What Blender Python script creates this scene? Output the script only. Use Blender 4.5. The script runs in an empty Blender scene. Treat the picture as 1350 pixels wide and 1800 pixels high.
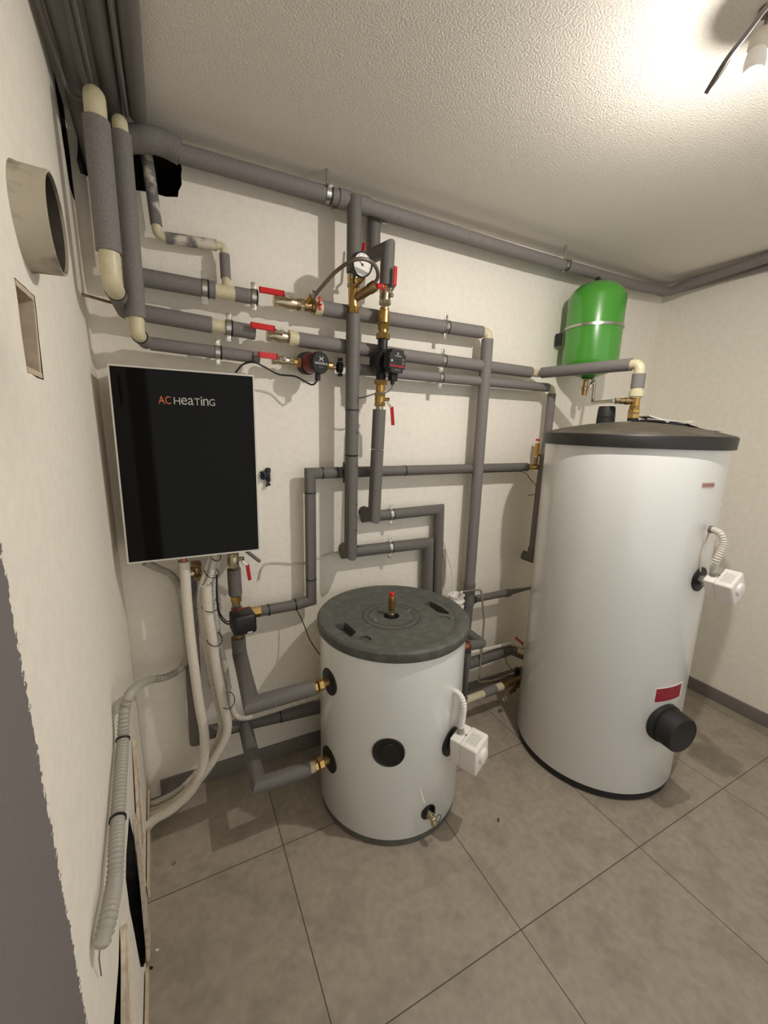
import bpy, bmesh, math, random
from mathutils import Vector as V, Matrix
from mathutils.geometry import tessellate_polygon
random.seed(7)
S = bpy.context.scene
COL = S.collection

# ---------------------------------------------------------------- camera, light, exposure
CAM = V((0, -1.65, 1.48))
YAW, PITCH, ROLL, FPX = .474453, -.200492, .0267695, 726.43
_f = V((math.sin(YAW)*math.cos(PITCH), math.cos(YAW)*math.cos(PITCH), math.sin(PITCH)))
_r = V((math.cos(YAW), -math.sin(YAW), 0)); _u = _r.cross(_f)
RIGHT = _r*math.cos(ROLL) + _u*math.sin(ROLL); UP = -_r*math.sin(ROLL) + _u*math.cos(ROLL); FWD = _f
cd = bpy.data.cameras.new('camera'); cam = bpy.data.objects.new('camera', cd); COL.objects.link(cam)
m = Matrix((RIGHT, UP, -FWD)).transposed().to_4x4(); m.translation = CAM; cam.matrix_world = m
cd.sensor_fit = 'VERTICAL'; cd.sensor_height = 36; cd.lens = FPX/1800*36; cd.clip_start = .01
S.camera = cam
S.view_settings.view_transform = 'Standard'; S.view_settings.look = 'None'
S.view_settings.exposure = 0.0; S.view_settings.gamma = 1; S.view_settings.use_curve_mapping = False
try:
    S.cycles.max_bounces = 16; S.cycles.diffuse_bounces = 10; S.cycles.glossy_bounces = 6
except Exception: pass
WORLD = 1.0     # ambient fill added to lift shade; enters where the rear wall is left out
W = bpy.data.worlds.new('world'); S.world = W; W.use_nodes = True
W.node_tree.nodes['Background'].inputs[0].default_value = (.95, .93, .88, 1); W.node_tree.nodes['Background'].inputs[1].default_value = WORLD
BULB_STRENGTH = 5700
BULB_COLOR = (1, .95, .885)
BULB = V((1.14, -1.07, 2.235))
CEIL = 2.345; XR = 2.68; YF = -2.45

# ---------------------------------------------------------------- measuring helpers (photo ray -> known plane)
def ray(px, py): return RIGHT*((px-675)/FPX) + UP*(-(py-900)/FPX) + FWD
def aty(px, py, y): d = ray(px, py); return CAM + d*((y-CAM.y)/d.y)
def atx(px, py, x): d = ray(px, py); return CAM + d*((x-CAM.x)/d.x)
def atz(px, py, z): d = ray(px, py); return CAM + d*((z-CAM.z)/d.z)
def XL(y, z): return -.176 - .0125*z - .026*y
def atl(px, py, off=0):
    d = ray(px, py); n = V((1, .026, .0125)); c = -.176 + off
    return CAM + d*((c - n.dot(CAM))/n.dot(d))
def atcyl(px, py, c, r):
    d = ray(px, py); a = d.x**2+d.y**2; ox, oy = CAM.x-c[0], CAM.y-c[1]
    b = ox*d.x+oy*d.y; q = b*b-a*(ox*ox+oy*oy-r*r)
    t = (-b-math.sqrt(max(q, 0)))/a; p = CAM+d*t
    return p, V((p.x-c[0], p.y-c[1], 0)).normalized()

# ---------------------------------------------------------------- materials
def srgb(c):
    return tuple((v/255/12.92 if v/255 <= .04045 else ((v/255+.055)/1.055)**2.4) for v in c)
def mat(name, c, rough=.6, metal=0, speck=0, sscale=250, bump=0, bscale=120, coat=0, stain=None, stscale=6, stamt=.5, spec=.5, bdist=.002):
    M = bpy.data.materials.new(name); M.use_nodes = True
    nt = M.node_tree; N = nt.nodes; L = nt.links; P = N['Principled BSDF']
    base = srgb(c)+(1,)
    P.inputs['Base Color'].default_value = base; P.inputs['Roughness'].default_value = rough
    P.inputs['Metallic'].default_value = metal; P.inputs['Coat Weight'].default_value = coat
    P.inputs['Specular IOR Level'].default_value = spec
    P.inputs['Coat Roughness'].default_value = .06
    geo = N.new('ShaderNodeNewGeometry'); cur = None
    def noise(sc, det=3):
        n = N.new('ShaderNodeTexNoise'); n.inputs['Scale'].default_value = sc; n.inputs['Detail'].default_value = det
        L.new(geo.outputs['Position'], n.inputs['Vector']); return n
    if speck:
        n = noise(sscale, 2); r = N.new('ShaderNodeMapRange')
        r.inputs['From Min'].default_value = .3; r.inputs['From Max'].default_value = .7
        r.inputs['To Min'].default_value = 1-speck; r.inputs['To Max'].default_value = 1+speck
        L.new(n.outputs['Fac'], r.inputs['Value'])
        mx = N.new('ShaderNodeMix'); mx.data_type = 'RGBA'; mx.blend_type = 'MULTIPLY'; mx.inputs[0].default_value = 1
        mx.inputs[6].default_value = base; L.new(r.outputs[0], mx.inputs[7]); cur = mx.outputs[2]
    if stain:
        n = noise(stscale, 8); r = N.new('ShaderNodeMapRange')
        r.inputs['From Min'].default_value = .48; r.inputs['From Max'].default_value = .62
        r.inputs['To Max'].default_value = stamt
        L.new(n.outputs['Fac'], r.inputs['Value'])
        mx = N.new('ShaderNodeMix'); mx.data_type = 'RGBA'; L.new(r.outputs[0], mx.inputs[0])
        mx.inputs[6].default_value = base
        if cur: L.new(cur, mx.inputs[6])
        mx.inputs[7].default_value = srgb(stain)+(1,); cur = mx.outputs[2]
    if cur: L.new(cur, P.inputs['Base Color'])
    if bump:
        n = noise(bscale, 4); b = N.new('ShaderNodeBump'); b.inputs['Strength'].default_value = bump
        b.inputs['Distance'].default_value = bdist
        L.new(n.outputs['Fac'], b.inputs['Height']); L.new(b.outputs[0], P.inputs['Normal'])
    return M
def emit(name, c, s):
    M = bpy.data.materials.new(name); M.use_nodes = True; P = M.node_tree.nodes['Principled BSDF']
    P.inputs['Emission Color'].default_value = (*c, 1); P.inputs['Emission Strength'].default_value = s
    P.inputs['Base Color'].default_value = (1, 1, 1, 1)
    return M
def floor_mat():
    M = mat('grey_stone_tiles', (157, 146, 132), .42, stain=(134, 124, 111), stscale=9, stamt=.5, bump=.05, bscale=60)
    nt = M.node_tree; N = nt.nodes; L = nt.links; P = N['Principled BSDF']
    src = P.inputs['Base Color'].links[0].from_socket
    geo = N.new('ShaderNodeNewGeometry'); sx = N.new('ShaderNodeSeparateXYZ'); L.new(geo.outputs['Position'], sx.inputs[0])
    def mt(op, a, b):
        n = N.new('ShaderNodeMath'); n.operation = op
        for i, v in enumerate((a, b)):
            if hasattr(v, 'links'): L.new(v, n.inputs[i])
            else: n.inputs[i].default_value = v
        return n.outputs[0]
    ms = []; cells = []
    for ax, o, p in (('X', .262, .584), ('Y', -.985, .568)):
        q = mt('DIVIDE', mt('SUBTRACT', sx.outputs[ax], o), p)
        cells.append(mt('FLOOR', q, 0))
        d = mt('ABSOLUTE', mt('SUBTRACT', q, mt('ROUND', q, 0)), 0)
        ms.append(mt('LESS_THAN', d, .0016/p))
    g = mt('MAXIMUM', ms[0], ms[1])
    # each tile slightly lighter or darker, with fine cloudy grain
    wn = N.new('ShaderNodeTexWhiteNoise'); cb = N.new('ShaderNodeCombineXYZ'); L.new(cells[0], cb.inputs[0]); L.new(cells[1], cb.inputs[1])
    L.new(cb.outputs[0], wn.inputs['Vector'])
    n2 = N.new('ShaderNodeTexNoise'); n2.inputs['Scale'].default_value = 38; n2.inputs['Detail'].default_value = 8; L.new(geo.outputs['Position'], n2.inputs['Vector'])
    fac = mt('ADD', mt('MULTIPLY', wn.outputs['Value'], .1), mt('ADD', mt('MULTIPLY', n2.outputs['Fac'], .5), .7))
    mm = N.new('ShaderNodeMix'); mm.data_type = 'RGBA'; mm.blend_type = 'MULTIPLY'; mm.inputs[0].default_value = 1
    L.new(src, mm.inputs[6]); L.new(fac, mm.inputs[7])
    mx = N.new('ShaderNodeMix'); mx.data_type = 'RGBA'; L.new(g, mx.inputs[0]); L.new(mm.outputs[2], mx.inputs[6])
    mx.inputs[7].default_value = srgb((74, 67, 60))+(1,); L.new(mx.outputs[2], P.inputs['Base Color'])
    return M
def left_wall_mat(base):
    # cream plaster, the near stretch painted grey with a ragged edge
    M = base.copy(); M.name = 'plaster_with_grey_paint'; nt = M.node_tree; N = nt.nodes; L = nt.links; P = N['Principled BSDF']
    src = P.inputs['Base Color'].links[0].from_socket
    geo = N.new('ShaderNodeNewGeometry'); sx = N.new('ShaderNodeSeparateXYZ'); L.new(geo.outputs['Position'], sx.inputs[0])
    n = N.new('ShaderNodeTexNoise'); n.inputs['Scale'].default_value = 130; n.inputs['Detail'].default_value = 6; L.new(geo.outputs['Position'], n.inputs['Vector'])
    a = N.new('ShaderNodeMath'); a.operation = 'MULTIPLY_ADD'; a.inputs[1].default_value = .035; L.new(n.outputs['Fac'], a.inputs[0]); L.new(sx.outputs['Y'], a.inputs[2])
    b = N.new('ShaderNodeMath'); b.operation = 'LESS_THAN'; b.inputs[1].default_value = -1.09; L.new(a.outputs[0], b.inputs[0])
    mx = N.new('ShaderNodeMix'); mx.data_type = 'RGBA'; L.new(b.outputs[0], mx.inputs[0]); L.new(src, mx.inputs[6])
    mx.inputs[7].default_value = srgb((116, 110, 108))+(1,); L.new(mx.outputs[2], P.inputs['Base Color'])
    return M

M_wall = mat('cream_stucco', (236, 230, 218), .85, speck=.03, sscale=40, bump=.35, bscale=95, bdist=.004)
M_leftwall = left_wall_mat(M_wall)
M_ceil = mat('rough_grey_stucco', (222, 216, 205), .9, speck=.06, sscale=180, bump=.62, bscale=200, bdist=.005)
M_floor = floor_mat()
M_base = mat('skirting_tile', (118, 112, 106), .45, speck=.06, sscale=60)
M_holeshade = mat('hole_shade', (24, 20, 17), .95, stain=(48, 39, 31), stscale=30, stamt=.6, bump=.6, bscale=60)  # shade inside the wall openings, painted as a mottled near-black colour
M_brick = mat('raw_brick', (120, 92, 70), .95, stain=(70, 54, 42), stscale=40, stamt=.9, bump=.8, bscale=80)
M_foam = mat('grey_foam', (120, 115, 112), .75, speck=.22, sscale=330, bump=.25, bscale=300)
M_foamd = mat('dark_grey_foam', (101, 97, 93), .62, speck=.14, sscale=300, bump=.2, bscale=220)
M_foamp = mat('foam_with_plaster', (110, 106, 106), .8, stain=(205, 196, 180), stscale=26, stamt=1, bump=.3, bscale=200)
M_cream = mat('cream_plastic', (205, 195, 163), .4, speck=.05, sscale=80)
M_black = mat('black_plastic', (22, 22, 22), .45)
M_rubber = mat('black_rubber', (30, 29, 28), .65, speck=.1, sscale=120)
M_glass = mat('black_gloss_panel', (14, 14, 13), .05, spec=.12)
M_alu = mat('pale_aluminium', (205, 200, 190), .35, metal=.4)
M_steel = mat('zinc_steel', (190, 188, 180), .3, metal=1)
M_chrome = mat('chrome', (225, 222, 215), .12, metal=1)
M_nickel = mat('nickel_brass', (190, 178, 152), .3, metal=1)
M_brass = mat('brass', (196, 160, 96), .28, metal=1, speck=.1, sscale=90)
M_brassd = mat('aged_brass', (156, 130, 94), .4, metal=1, speck=.15, sscale=90)
M_copper = mat('copper', (186, 122, 90), .35, metal=1)
M_red = mat('red_handle', (198, 34, 38), .4)
M_redd = mat('dark_red_enamel', (112, 30, 28), .35)
M_green = mat('green_enamel', (70, 148, 48), .27, coat=.5)
M_tank = mat('white_enamel', (232, 232, 228), .22, coat=.4, speck=.02, sscale=150)
M_lid = mat('grey_lid_plastic', (84, 85, 79), .55, stain=(112, 111, 104), stscale=30, stamt=.4, bump=.12, bscale=200)
M_dome = mat('dusty_brown_lid', (72, 66, 58), .5, stain=(96, 88, 78), stscale=9, stamt=.6)
M_rim = mat('black_rim', (32, 30, 28), .45)
M_white = mat('white_plastic', (232, 228, 222), .4)
M_offw = mat('off_white_hose', (206, 198, 184), .55, speck=.05, sscale=60)
M_conduit = mat('grey_white_conduit', (202, 197, 185), .5)
M_conduitg = mat('grey_conduit', (160, 157, 147), .5)
M_whfoam = mat('white_foam', (214, 206, 192), .7, speck=.05, sscale=120, bump=.15, bscale=120)
M_red_label = mat('dark_red_label', (150, 24, 44), .4, stain=(126, 20, 36), stscale=70, stamt=.6)
M_paper = mat('paper', (222, 220, 214), .7)
M_print = mat('printed_text', (88, 86, 84), .7)
M_duct = mat('plaster_smeared_duct', (178, 168, 150), .75, stain=(110, 102, 92), stscale=16, stamt=.8, bump=.3, bscale=60)
M_wood = mat('raw_board', (198, 180, 156), .8, speck=.12, sscale=60)
M_boardedge = mat('broken_board', (204, 191, 170), .9, stain=(150, 122, 98), stscale=40, stamt=.5, bump=.5, bscale=120)
M_orange = mat('orange_print', (206, 104, 48), .5)
M_greyprint = mat('grey_print', (176, 172, 166), .5)
M_whprint = mat('white_print', (225, 225, 222), .5)
M_brownfoil = mat('brown_gland', (120, 104, 84), .6)
M_blue = mat('blue_wire', (40, 54, 92), .5)
M_graycable = mat('grey_cable', (104, 97, 95), .55)
M_braid = mat('braided_hose', (120, 108, 100), .4, metal=.5, speck=.5, sscale=500)
M_bulb = emit('lit_bulb', BULB_COLOR, BULB_STRENGTH)

# ---------------------------------------------------------------- mesh helpers
def frame_of(d):
    d = V(d).normalized(); a = V((0, 0, 1)) if abs(d.z) < .9 else V((1, 0, 0))
    u = a.cross(d).normalized(); return u, d.cross(u).normalized(), d
class B:
    def __init__(s): s.bm = bmesh.new()
    def ring(s, c, u, v, r, n, ph=0):
        return [s.bm.verts.new(c + u*(r*math.cos(2*math.pi*i/n+ph)) + v*(r*math.sin(2*math.pi*i/n+ph))) for i in range(n)]
    def skin(s, rings, cap=True, closed=False):
        n = len(rings[0])
        seq = list(zip(rings, rings[1:])) + ([(rings[-1], rings[0])] if closed else [])
        for a, b in seq:
            for i in range(n):
                s.bm.faces.new((a[i], a[(i+1) % n], b[(i+1) % n], b[i]))
        if cap and not closed:
            s.bm.faces.new(rings[0][::-1]); s.bm.faces.new(rings[-1])
        return s
    def lathe(s, p, axis, prof, n=32, cap=True, ph=0):
        u, v, d = frame_of(axis); p = V(p)
        return s.skin([s.ring(p+d*t, u, v, max(r, 1e-4), n, ph) for t, r in prof], cap)
    def cyl(s, a, b, r, r1=None, n=20, bev=0):
        a, b = V(a), V(b); L = (b-a).length; r1 = r if r1 is None else r1
        pr = [(0, r), (L, r1)] if not bev else [(0, r-bev), (bev, r), (L-bev, r1), (L, r1-bev)]
        return s.lathe(a, b-a, pr, n)
    def hexn(s, a, b, r): return s.cyl(a, b, r, n=6, bev=min(.002, (V(b)-V(a)).length*.2))
    def tube(s, pts, r, n=14, fillet=0, smooth=False, corr=0, amp=.2, cap=True):
        P = [V(p) for p in pts]
        if smooth:
            Q = []
            for i in range(len(P)-1):
                p0 = P[max(i-1, 0)]; p1 = P[i]; p2 = P[i+1]; p3 = P[min(i+2, len(P)-1)]
                for k in range(10):
                    t = k/10
                    Q.append(.5*((2*p1)+(-p0+p2)*t+(2*p0-5*p1+4*p2-p3)*t*t+(-p0+3*p1-3*p2+p3)*t**3))
            Q.append(P[-1]); P = Q
        elif fillet:
            Q = [P[0]]
            for i in range(1, len(P)-1):
                a, b, c = P[i-1], P[i], P[i+1]
                d1 = (a-b); d2 = (c-b); f = min(fillet, d1.length*.48, d2.length*.48)
                q0 = b+d1.normalized()*f; q1 = b+d2.normalized()*f
                for k in range(7):
                    t = k/6; Q.append(q0*(1-t)**2 + b*(2*t*(1-t)) + q1*t*t)
            Q.append(P[-1]); P = Q
        P = [p for i, p in enumerate(P) if i == 0 or (p-P[i-1]).length > 1e-6]
        if corr:   # resample evenly, one ridge every `corr` metres
            D = [0]
            for i in range(1, len(P)): D.append(D[-1]+(P[i]-P[i-1]).length)
            step = corr/4; k = 0; Q = []; cnt = int(D[-1]/step)
            for j in range(cnt+1):
                x = j*step
                while k < len(D)-2 and D[k+1] < x: k += 1
                t = (x-D[k])/max(D[k+1]-D[k], 1e-9); Q.append(P[k].lerp(P[k+1], min(t, 1)))
            P = Q
        rings = []; u = None
        for i, p in enumerate(P):
            if i == 0: d = P[1]-P[0]
            elif i == len(P)-1: d = P[-1]-P[-2]
            else: d = (P[i+1]-P[i]).normalized() + (P[i]-P[i-1]).normalized()
            d = d.normalized()
            if u is None: u = frame_of(d)[0]
            u = (u - d*u.dot(d)).normalized(); v = d.cross(u)
            rr = r if not corr else r*(1-amp*(.0, .5, 1., .5)[i % 4])
            k = 1
            if not corr and 0 < i < len(P)-1:   # keep the girth on sharp mitred corners
                c = (P[i+1]-P[i]).normalized().dot((P[i]-P[i-1]).normalized())
                k = 1/max(math.sqrt((1+c)/2), .5)
                if k > 1.02:
                    w = ((P[i+1]-P[i]).normalized() - (P[i]-P[i-1]).normalized()).normalized()
                    rg = []
                    for q in range(n):
                        o = u*math.cos(2*math.pi*q/n) + v*math.sin(2*math.pi*q/n)
                        o = o + w*(o.dot(w)*(k-1)); rg.append(s.bm.verts.new(p+o*rr))
                    rings.append(rg); continue
            rings.append(s.ring(p, u, v, rr, n))
        return s.skin(rings, cap)
    def torus(s, c, axis, R, r, n=28, k=8):
        u, v, d = frame_of(axis); c = V(c); rings = []
        for i in range(n):
            a = 2*math.pi*i/n; e = u*math.cos(a)+v*math.sin(a); rings.append(s.ring(c+e*R, e, d, r, k))
        return s.skin(rings, closed=True)
    def band(s, c, axis, r0, r1, w, n=28):
        u, v, d = frame_of(axis); c = V(c); rings = []
        for i in range(n):
            a = 2*math.pi*i/n; e = u*math.cos(a)+v*math.sin(a)
            rings.append([s.bm.verts.new(c+e*q+d*t) for q, t in ((r0, -w/2), (r1, -w/2), (r1, w/2), (r0, w/2))])
        return s.skin(rings, closed=True)
    def box(s, c, sz, u=(1, 0, 0), v=(0, 1, 0), bev=0):
        u = V(u).normalized(); v = V(v); v = (v-u*v.dot(u)).normalized(); w = u.cross(v); c = V(c)
        g = bmesh.ops.create_cube(s.bm, size=1)['verts']
        for q in g: q.co = c + u*(q.co.x*sz[0]) + v*(q.co.y*sz[1]) + w*(q.co.z*sz[2])
        if bev:
            es = {e for q in g for e in q.link_edges}
            bmesh.ops.bevel(s.bm, geom=list(es), offset=bev, segments=3, profile=.5, affect='EDGES')
        return s
    def prism(s, pts, off):
        off = V(off); a = [s.bm.verts.new(V(p)) for p in pts]; b = [s.bm.verts.new(V(p)+off) for p in pts]
        n = len(a); s.bm.faces.new(a[::-1]); s.bm.faces.new(b)
        for i in range(n): s.bm.faces.new((a[i], a[(i+1) % n], b[(i+1) % n], b[i]))
        return s
    def ball(s, c, r, sc=(1, 1, 1), n=16):
        g = bmesh.ops.create_uvsphere(s.bm, u_segments=n, v_segments=max(8, n//2+2), radius=r)['verts']
        for q in g: q.co = V((q.co.x*sc[0], q.co.y*sc[1], q.co.z*sc[2])) + V(c)
        return s
    def holed(s, outline, holes, to3, back, depth):
        """flat plate with openings, each opening given side walls and a bottom; returns nothing (bottom/sides get material 1)"""
        polys = [[V((p[0], p[1], 0)) for p in q] for q in [outline]+holes]
        flat = [p for q in polys for p in q]; vs = [s.bm.verts.new(to3(p.x, p.y)) for p in flat]
        for t in tessellate_polygon(polys):
            try: s.bm.faces.new([vs[i] for i in t])
            except ValueError: pass
        k = len(outline)
        for h, dp in zip(holes, depth):
            a = vs[k:k+len(h)]; k += len(h)
            b = [s.bm.verts.new(v.co + V(back)*dp) for v in a]; n = len(a)
            for i in range(n):
                f = s.bm.faces.new((a[i], a[(i+1) % n], b[(i+1) % n], b[i])); f.material_index = 1
            f = s.bm.faces.new(b); f.material_index = 1
        return s
ROOT = {}
def obj(name, b, m, parent=None, sharp=.7, **pr):
    me = bpy.data.meshes.new(name); o = bpy.data.objects.new(name, me); COL.objects.link(o)
    if parent is not None:
        ROOT[o.name] = ROOT[parent.name]; o.parent = parent
        bmesh.ops.translate(b.bm, verts=b.bm.verts, vec=-ROOT[o.name])
    else: ROOT[o.name] = V((0, 0, 0))
    bmesh.ops.recalc_face_normals(b.bm, faces=b.bm.faces)
    b.bm.to_mesh(me); b.bm.free()
    for x in (m if isinstance(m, (list, tuple)) else [m]): me.materials.append(x)
    me.shade_smooth()
    me.set_sharp_from_angle(angle=sharp)
    for k, v in pr.items(): o[k] = v
    return o
def thing(name, loc, label, cat, group=None):
    o = bpy.data.objects.new(name, None); COL.objects.link(o); o.location = V(loc); o.empty_display_size = .02
    ROOT[o.name] = V(loc); o['label'] = label; o['category'] = cat
    if group: o['group'] = group
    return o
def struct(name, b, m): return obj(name, b, m, kind='structure')
def text(name, s, o, u, v, width, m, parent, height=None, ext=.0004):
    cu = bpy.data.curves.new(name, 'FONT'); cu.body = s; cu.size = 1; cu.extrude = 0
    t = bpy.data.objects.new(name, cu); COL.objects.link(t); bpy.context.view_layer.update()
    me = bpy.data.meshes.new_from_object(t.evaluated_get(bpy.context.evaluated_depsgraph_get()))
    bpy.data.objects.remove(t)
    xs = [q.co.x for q in me.vertices]; ys = [q.co.y for q in me.vertices]
    x0, x1, y0, y1 = min(xs), max(xs), min(ys), max(ys)
    k = width/(x1-x0); ky = k if height is None else height/(y1-y0)
    u = V(u).normalized(); v = V(v).normalized(); w = u.cross(v); o = V(o)
    b = B(); b.bm.from_mesh(me)
    for q in b.bm.verts: q.co = o + u*((q.co.x-x0)*k) + v*((q.co.y-y0)*ky) + w*ext
    return b
def textobj(name, parts, m, parent):
    b = parts[0]
    for p in parts[1:]:
        me = bpy.data.meshes.new('t'); p.bm.to_mesh(me); b.bm.from_mesh(me)
    me = bpy.data.meshes.new(name); b.bm.to_mesh(me)
    return obj(name, b, m, parent)

# ---------------------------------------------------------------- the room
def jag(pts, amp=.004, k=3):
    out = []
    for i, p in enumerate(pts):
        q = pts[(i+1) % len(pts)]
        for j in range(k):
            t = j/k; out.append((p[0]+(q[0]-p[0])*t + (random.uniform(-amp, amp) if j else 0), p[1]+(q[1]-p[1])*t + (random.uniform(-amp, amp) if j else 0)))
    return out
# back wall (plane y = 0) with the broken-out opening in the upper corner and the small cable hole beside the black unit
hole_corner = jag([(-.185, 2.19), (-.05, 2.18), (.072, 2.19), (.086, 2.23), (.08, 2.33), (-.185, 2.33)], .006, 4)
b = B().holed([(-.3, 0), (XR, 0), (XR, CEIL), (-.3, CEIL)], [hole_corner], lambda x, z: V((x, 0, z)), (0, 1, 0), [.22])
struct('wall_back', b, [M_wall, M_holeshade])
# left wall: slightly out of true
def yz(px, py): p = atl(px, py); return (p.y, p.z)
niche = jag([yz(25, 487), yz(61, 520), yz(77, 668), yz(48, 655)], .002, 4)
gap_big = jag([yz(227, 1434), yz(222, 1500), yz(221, 1545), yz(228, 1600), yz(238, 1650), yz(247, 1700), yz(257, 1698), yz(252, 1610), yz(246, 1560), yz(240, 1520), yz(235, 1470)], .0015, 2)
gap_small = jag([yz(211, 1625), yz(208, 1700), yz(200, 1800), yz(196, 1900), yz(213, 1900), yz(212, 1800), yz(212, 1700)], .0015, 2)
breach = jag([(-.03, 2.1), (-.03, 2.338), (-.16, 2.338), (-.165, 2.3), (-.15, 2.2), (-.11, 2.1)], .006, 4)
for g in (gap_big, gap_small):
    for i, p in enumerate(g): g[i] = (p[0], max(p[1], .006))
b = B().holed([(0, 0), (0, CEIL), (YF, CEIL), (YF, 0)], [niche, gap_big, gap_small, breach], lambda y, z: V((XL(y, z), y, z)), (-1, 0, 0), [.09, .16, .16, .12])
struct('wall_left', b, [M_leftwall, M_holeshade])
b = B(); vs = [b.bm.verts.new(p) for p in ((XR, 0, 0), (XR, YF, 0), (XR, YF, CEIL), (XR, 0, CEIL))]; b.bm.faces.new(vs); struct('wall_right', b, M_wall)
b = B().box((1.16, -1.2, -.03), (3.2, 2.8, .06)); struct('floor', b, M_floor)
b = B(); vs = [b.bm.verts.new(p) for p in ((-.35, .1, CEIL), (XR+.1, .1, CEIL), (XR+.1, YF-.1, CEIL), (-.35, YF-.1, CEIL))]; b.bm.faces.new(vs); struct('ceiling', b, M_ceil)
b = B().box(((-.13+XR)/2, -.006, .036), (XR+.13, .012, .072), bev=.002); struct('baseboard_back', b, M_base)
b = B().box((XR-.006, YF/2, .036), (.012, -YF, .072), bev=.002); struct('baseboard_right', b, M_base)
# raw timber strip left where the skirting is missing
b = B().prism([(XL(-.02, 0)+.003, -.03, .0), (XL(-.4, 0)+.003, -.4, .0), (XL(-.4, 0)+.003, -.4, .05), (XL(-.02, 0)+.003, -.03, .085)], (.007, 0, 0)); struct('trim_1', b, M_wood)
b = B().prism([(XL(-.62, 0)+.003, -.62, .0), (XL(-1.3, 0)+.003, -1.3, .0), (XL(-1.3, 0)+.003, -1.3, .07), (XL(-.62, 0)+.003, -.62, .035)], (.007, 0, 0)); struct('trim_2', b, M_wood)
# broken plasterboard tongues at the foot of the left wall
def tongue(name, pxs, label, th=.008):
    t = thing(name, atl(*pxs[0], .004), label, 'plasterboard')
    pts = [atl(*p, .004) for p in pxs]
    for p in pts: p.z = max(p.z, .003)
    b = B().prism(pts, (th, 0, 0)); obj('board', b, M_boardedge, t)
    e = B().tube([pts[0]+V((th, 0, 0)), pts[1]+V((th, 0, 0))], .003, 6); obj('torn_edge', e, M_boardedge, t)
tongue('plasterboard_scrap', [(233, 1300), (248, 1480), (243, 1500), (238, 1400)], 'narrow broken strip of plasterboard hanging beside the grey corrugated conduit near the corner')
tongue('plasterboard_scrap', [(234, 1432), (250, 1560), (259, 1640), (262, 1690), (258, 1690), (246, 1560)], 'long broken plasterboard edge lining the tall dark gap above the floor')
tongue('plasterboard_scrap', [(213, 1628), (222, 1800), (226, 1880), (214, 1880), (212, 1800)], 'broken plasterboard edge at the lower gap nearest the camera')
# frame inside the rectangular niche
t = thing('niche_frame', atl(62, 590), 'wooden lining of the small rectangular hole in the left wall', 'frame')
def nf(q, w):
    a, c = [atl(*x, -.001) for x in q]; return B().prism([a, c, c+V((-.07, 0, 0)), a+V((-.07, 0, 0))], w)
obj('jamb', nf([(61, 522), (74, 664)], (0, -.01, 0)), M_wood, t)
obj('rail', nf([(76, 666), (49, 654)], (0, 0, .008)), M_wood, t)
obj('rail', nf([(27, 490), (60, 521)], (0, 0, -.008)), M_wood, t)
# plastered duct stub on the left wall
c = V((XL(-.772, 1.776), -.772, 1.776)); t = thing('duct_stub', c, 'round plaster-smeared duct end sticking out of the left wall', 'duct')
b = B(); ax = V((1, 0, 0)); L_ = .043
b.skin([b.ring(c+ax*d, V((0, 1, 0)), V((0, 0, 1)), r, 40) for d, r in ((-.004, .074), (.006, .0715), (L_, .07), (L_, .067), (.004, .065), (.0, .0002))], cap=False)
obj('shell', b, M_duct, t)
obj('inner_shade', B().lathe(c+ax*.002, ax, [(L_-.006, .0652), (.004, .0635), (.0035, .002)], 40, cap=False), mat('duct_inner_shade', (70, 62, 52), .8, stain=(40, 34, 28), stscale=20, stamt=.7), t)  # sleeve added inside the stub; its dark colour paints the shade within

# ---------------------------------------------------------------- pipe builders
def pipe(name, label, parts, group=None, cat='pipe', loc=None):
    loc = loc or parts[0][2][0]
    t = thing(name, loc, label, cat, group)
    for p in parts:
        nm, m, pts, r = p[:4]; kw = p[4] if len(p) > 4 else {}
        obj(nm, B().tube(pts, r, n=kw.pop('n', 20), **kw), m, t)
    return t
def rings(t, m, pts, axis, r, w=.005, nm='black_tape_ring'):
    for p in pts: obj(nm, B().band(p, axis, r-.004, r+.0012, w), m, t)
def clamp(p, axis, r, label, up=(0, 0, 1), wall=True):
    axis = V(axis).normalized(); up = V(up); up = (up-axis*up.dot(axis)).normalized(); p = V(p)
    t = thing('pipe_clamp', p, label, 'pipe clamp', 'steel pipe clamps')
    obj('band', B().band(p, axis, r-.001, r+.003, .015), M_steel, t)
    obj('rubber_lining', B().band(p+axis*.009, axis, r-.003, r+.0022, .009), M_rubber, t)
    out = axis.cross(up)
    if out.y > 0: out = -out
    for s in (1, -1):
        q = p+up*s*(r+.010)+out*.008
        ear = obj('flange', B().box(q, (.016, .022, .004), axis, up, bev=.0012), M_steel, t)
        obj('screw', B().cyl(q+out*.002, q+out*.006, .0045, n=6), M_chrome, ear)
    if wall: obj('stud', B().cyl(p-out*(r+.002), p-out*max(r+.004, abs(p.y)-.002), .004), M_steel, t)
    return t
def lever_b(p0, dirv, nrm, L, w=.016):
    """pressed-steel lever with a plastic grip: foot, cranked neck, long grip"""
    d = V(dirv).normalized(); n = V(nrm).normalized(); p0 = V(p0)
    nb = B().tube([p0, p0+d*.014, p0+d*.03+n*.014], .0045, n=8)
    g = B().box(p0+d*(.03+L/2)+n*.015, (L, w, .007), d, d.cross(n), bev=.003)
    return nb, g
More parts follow.
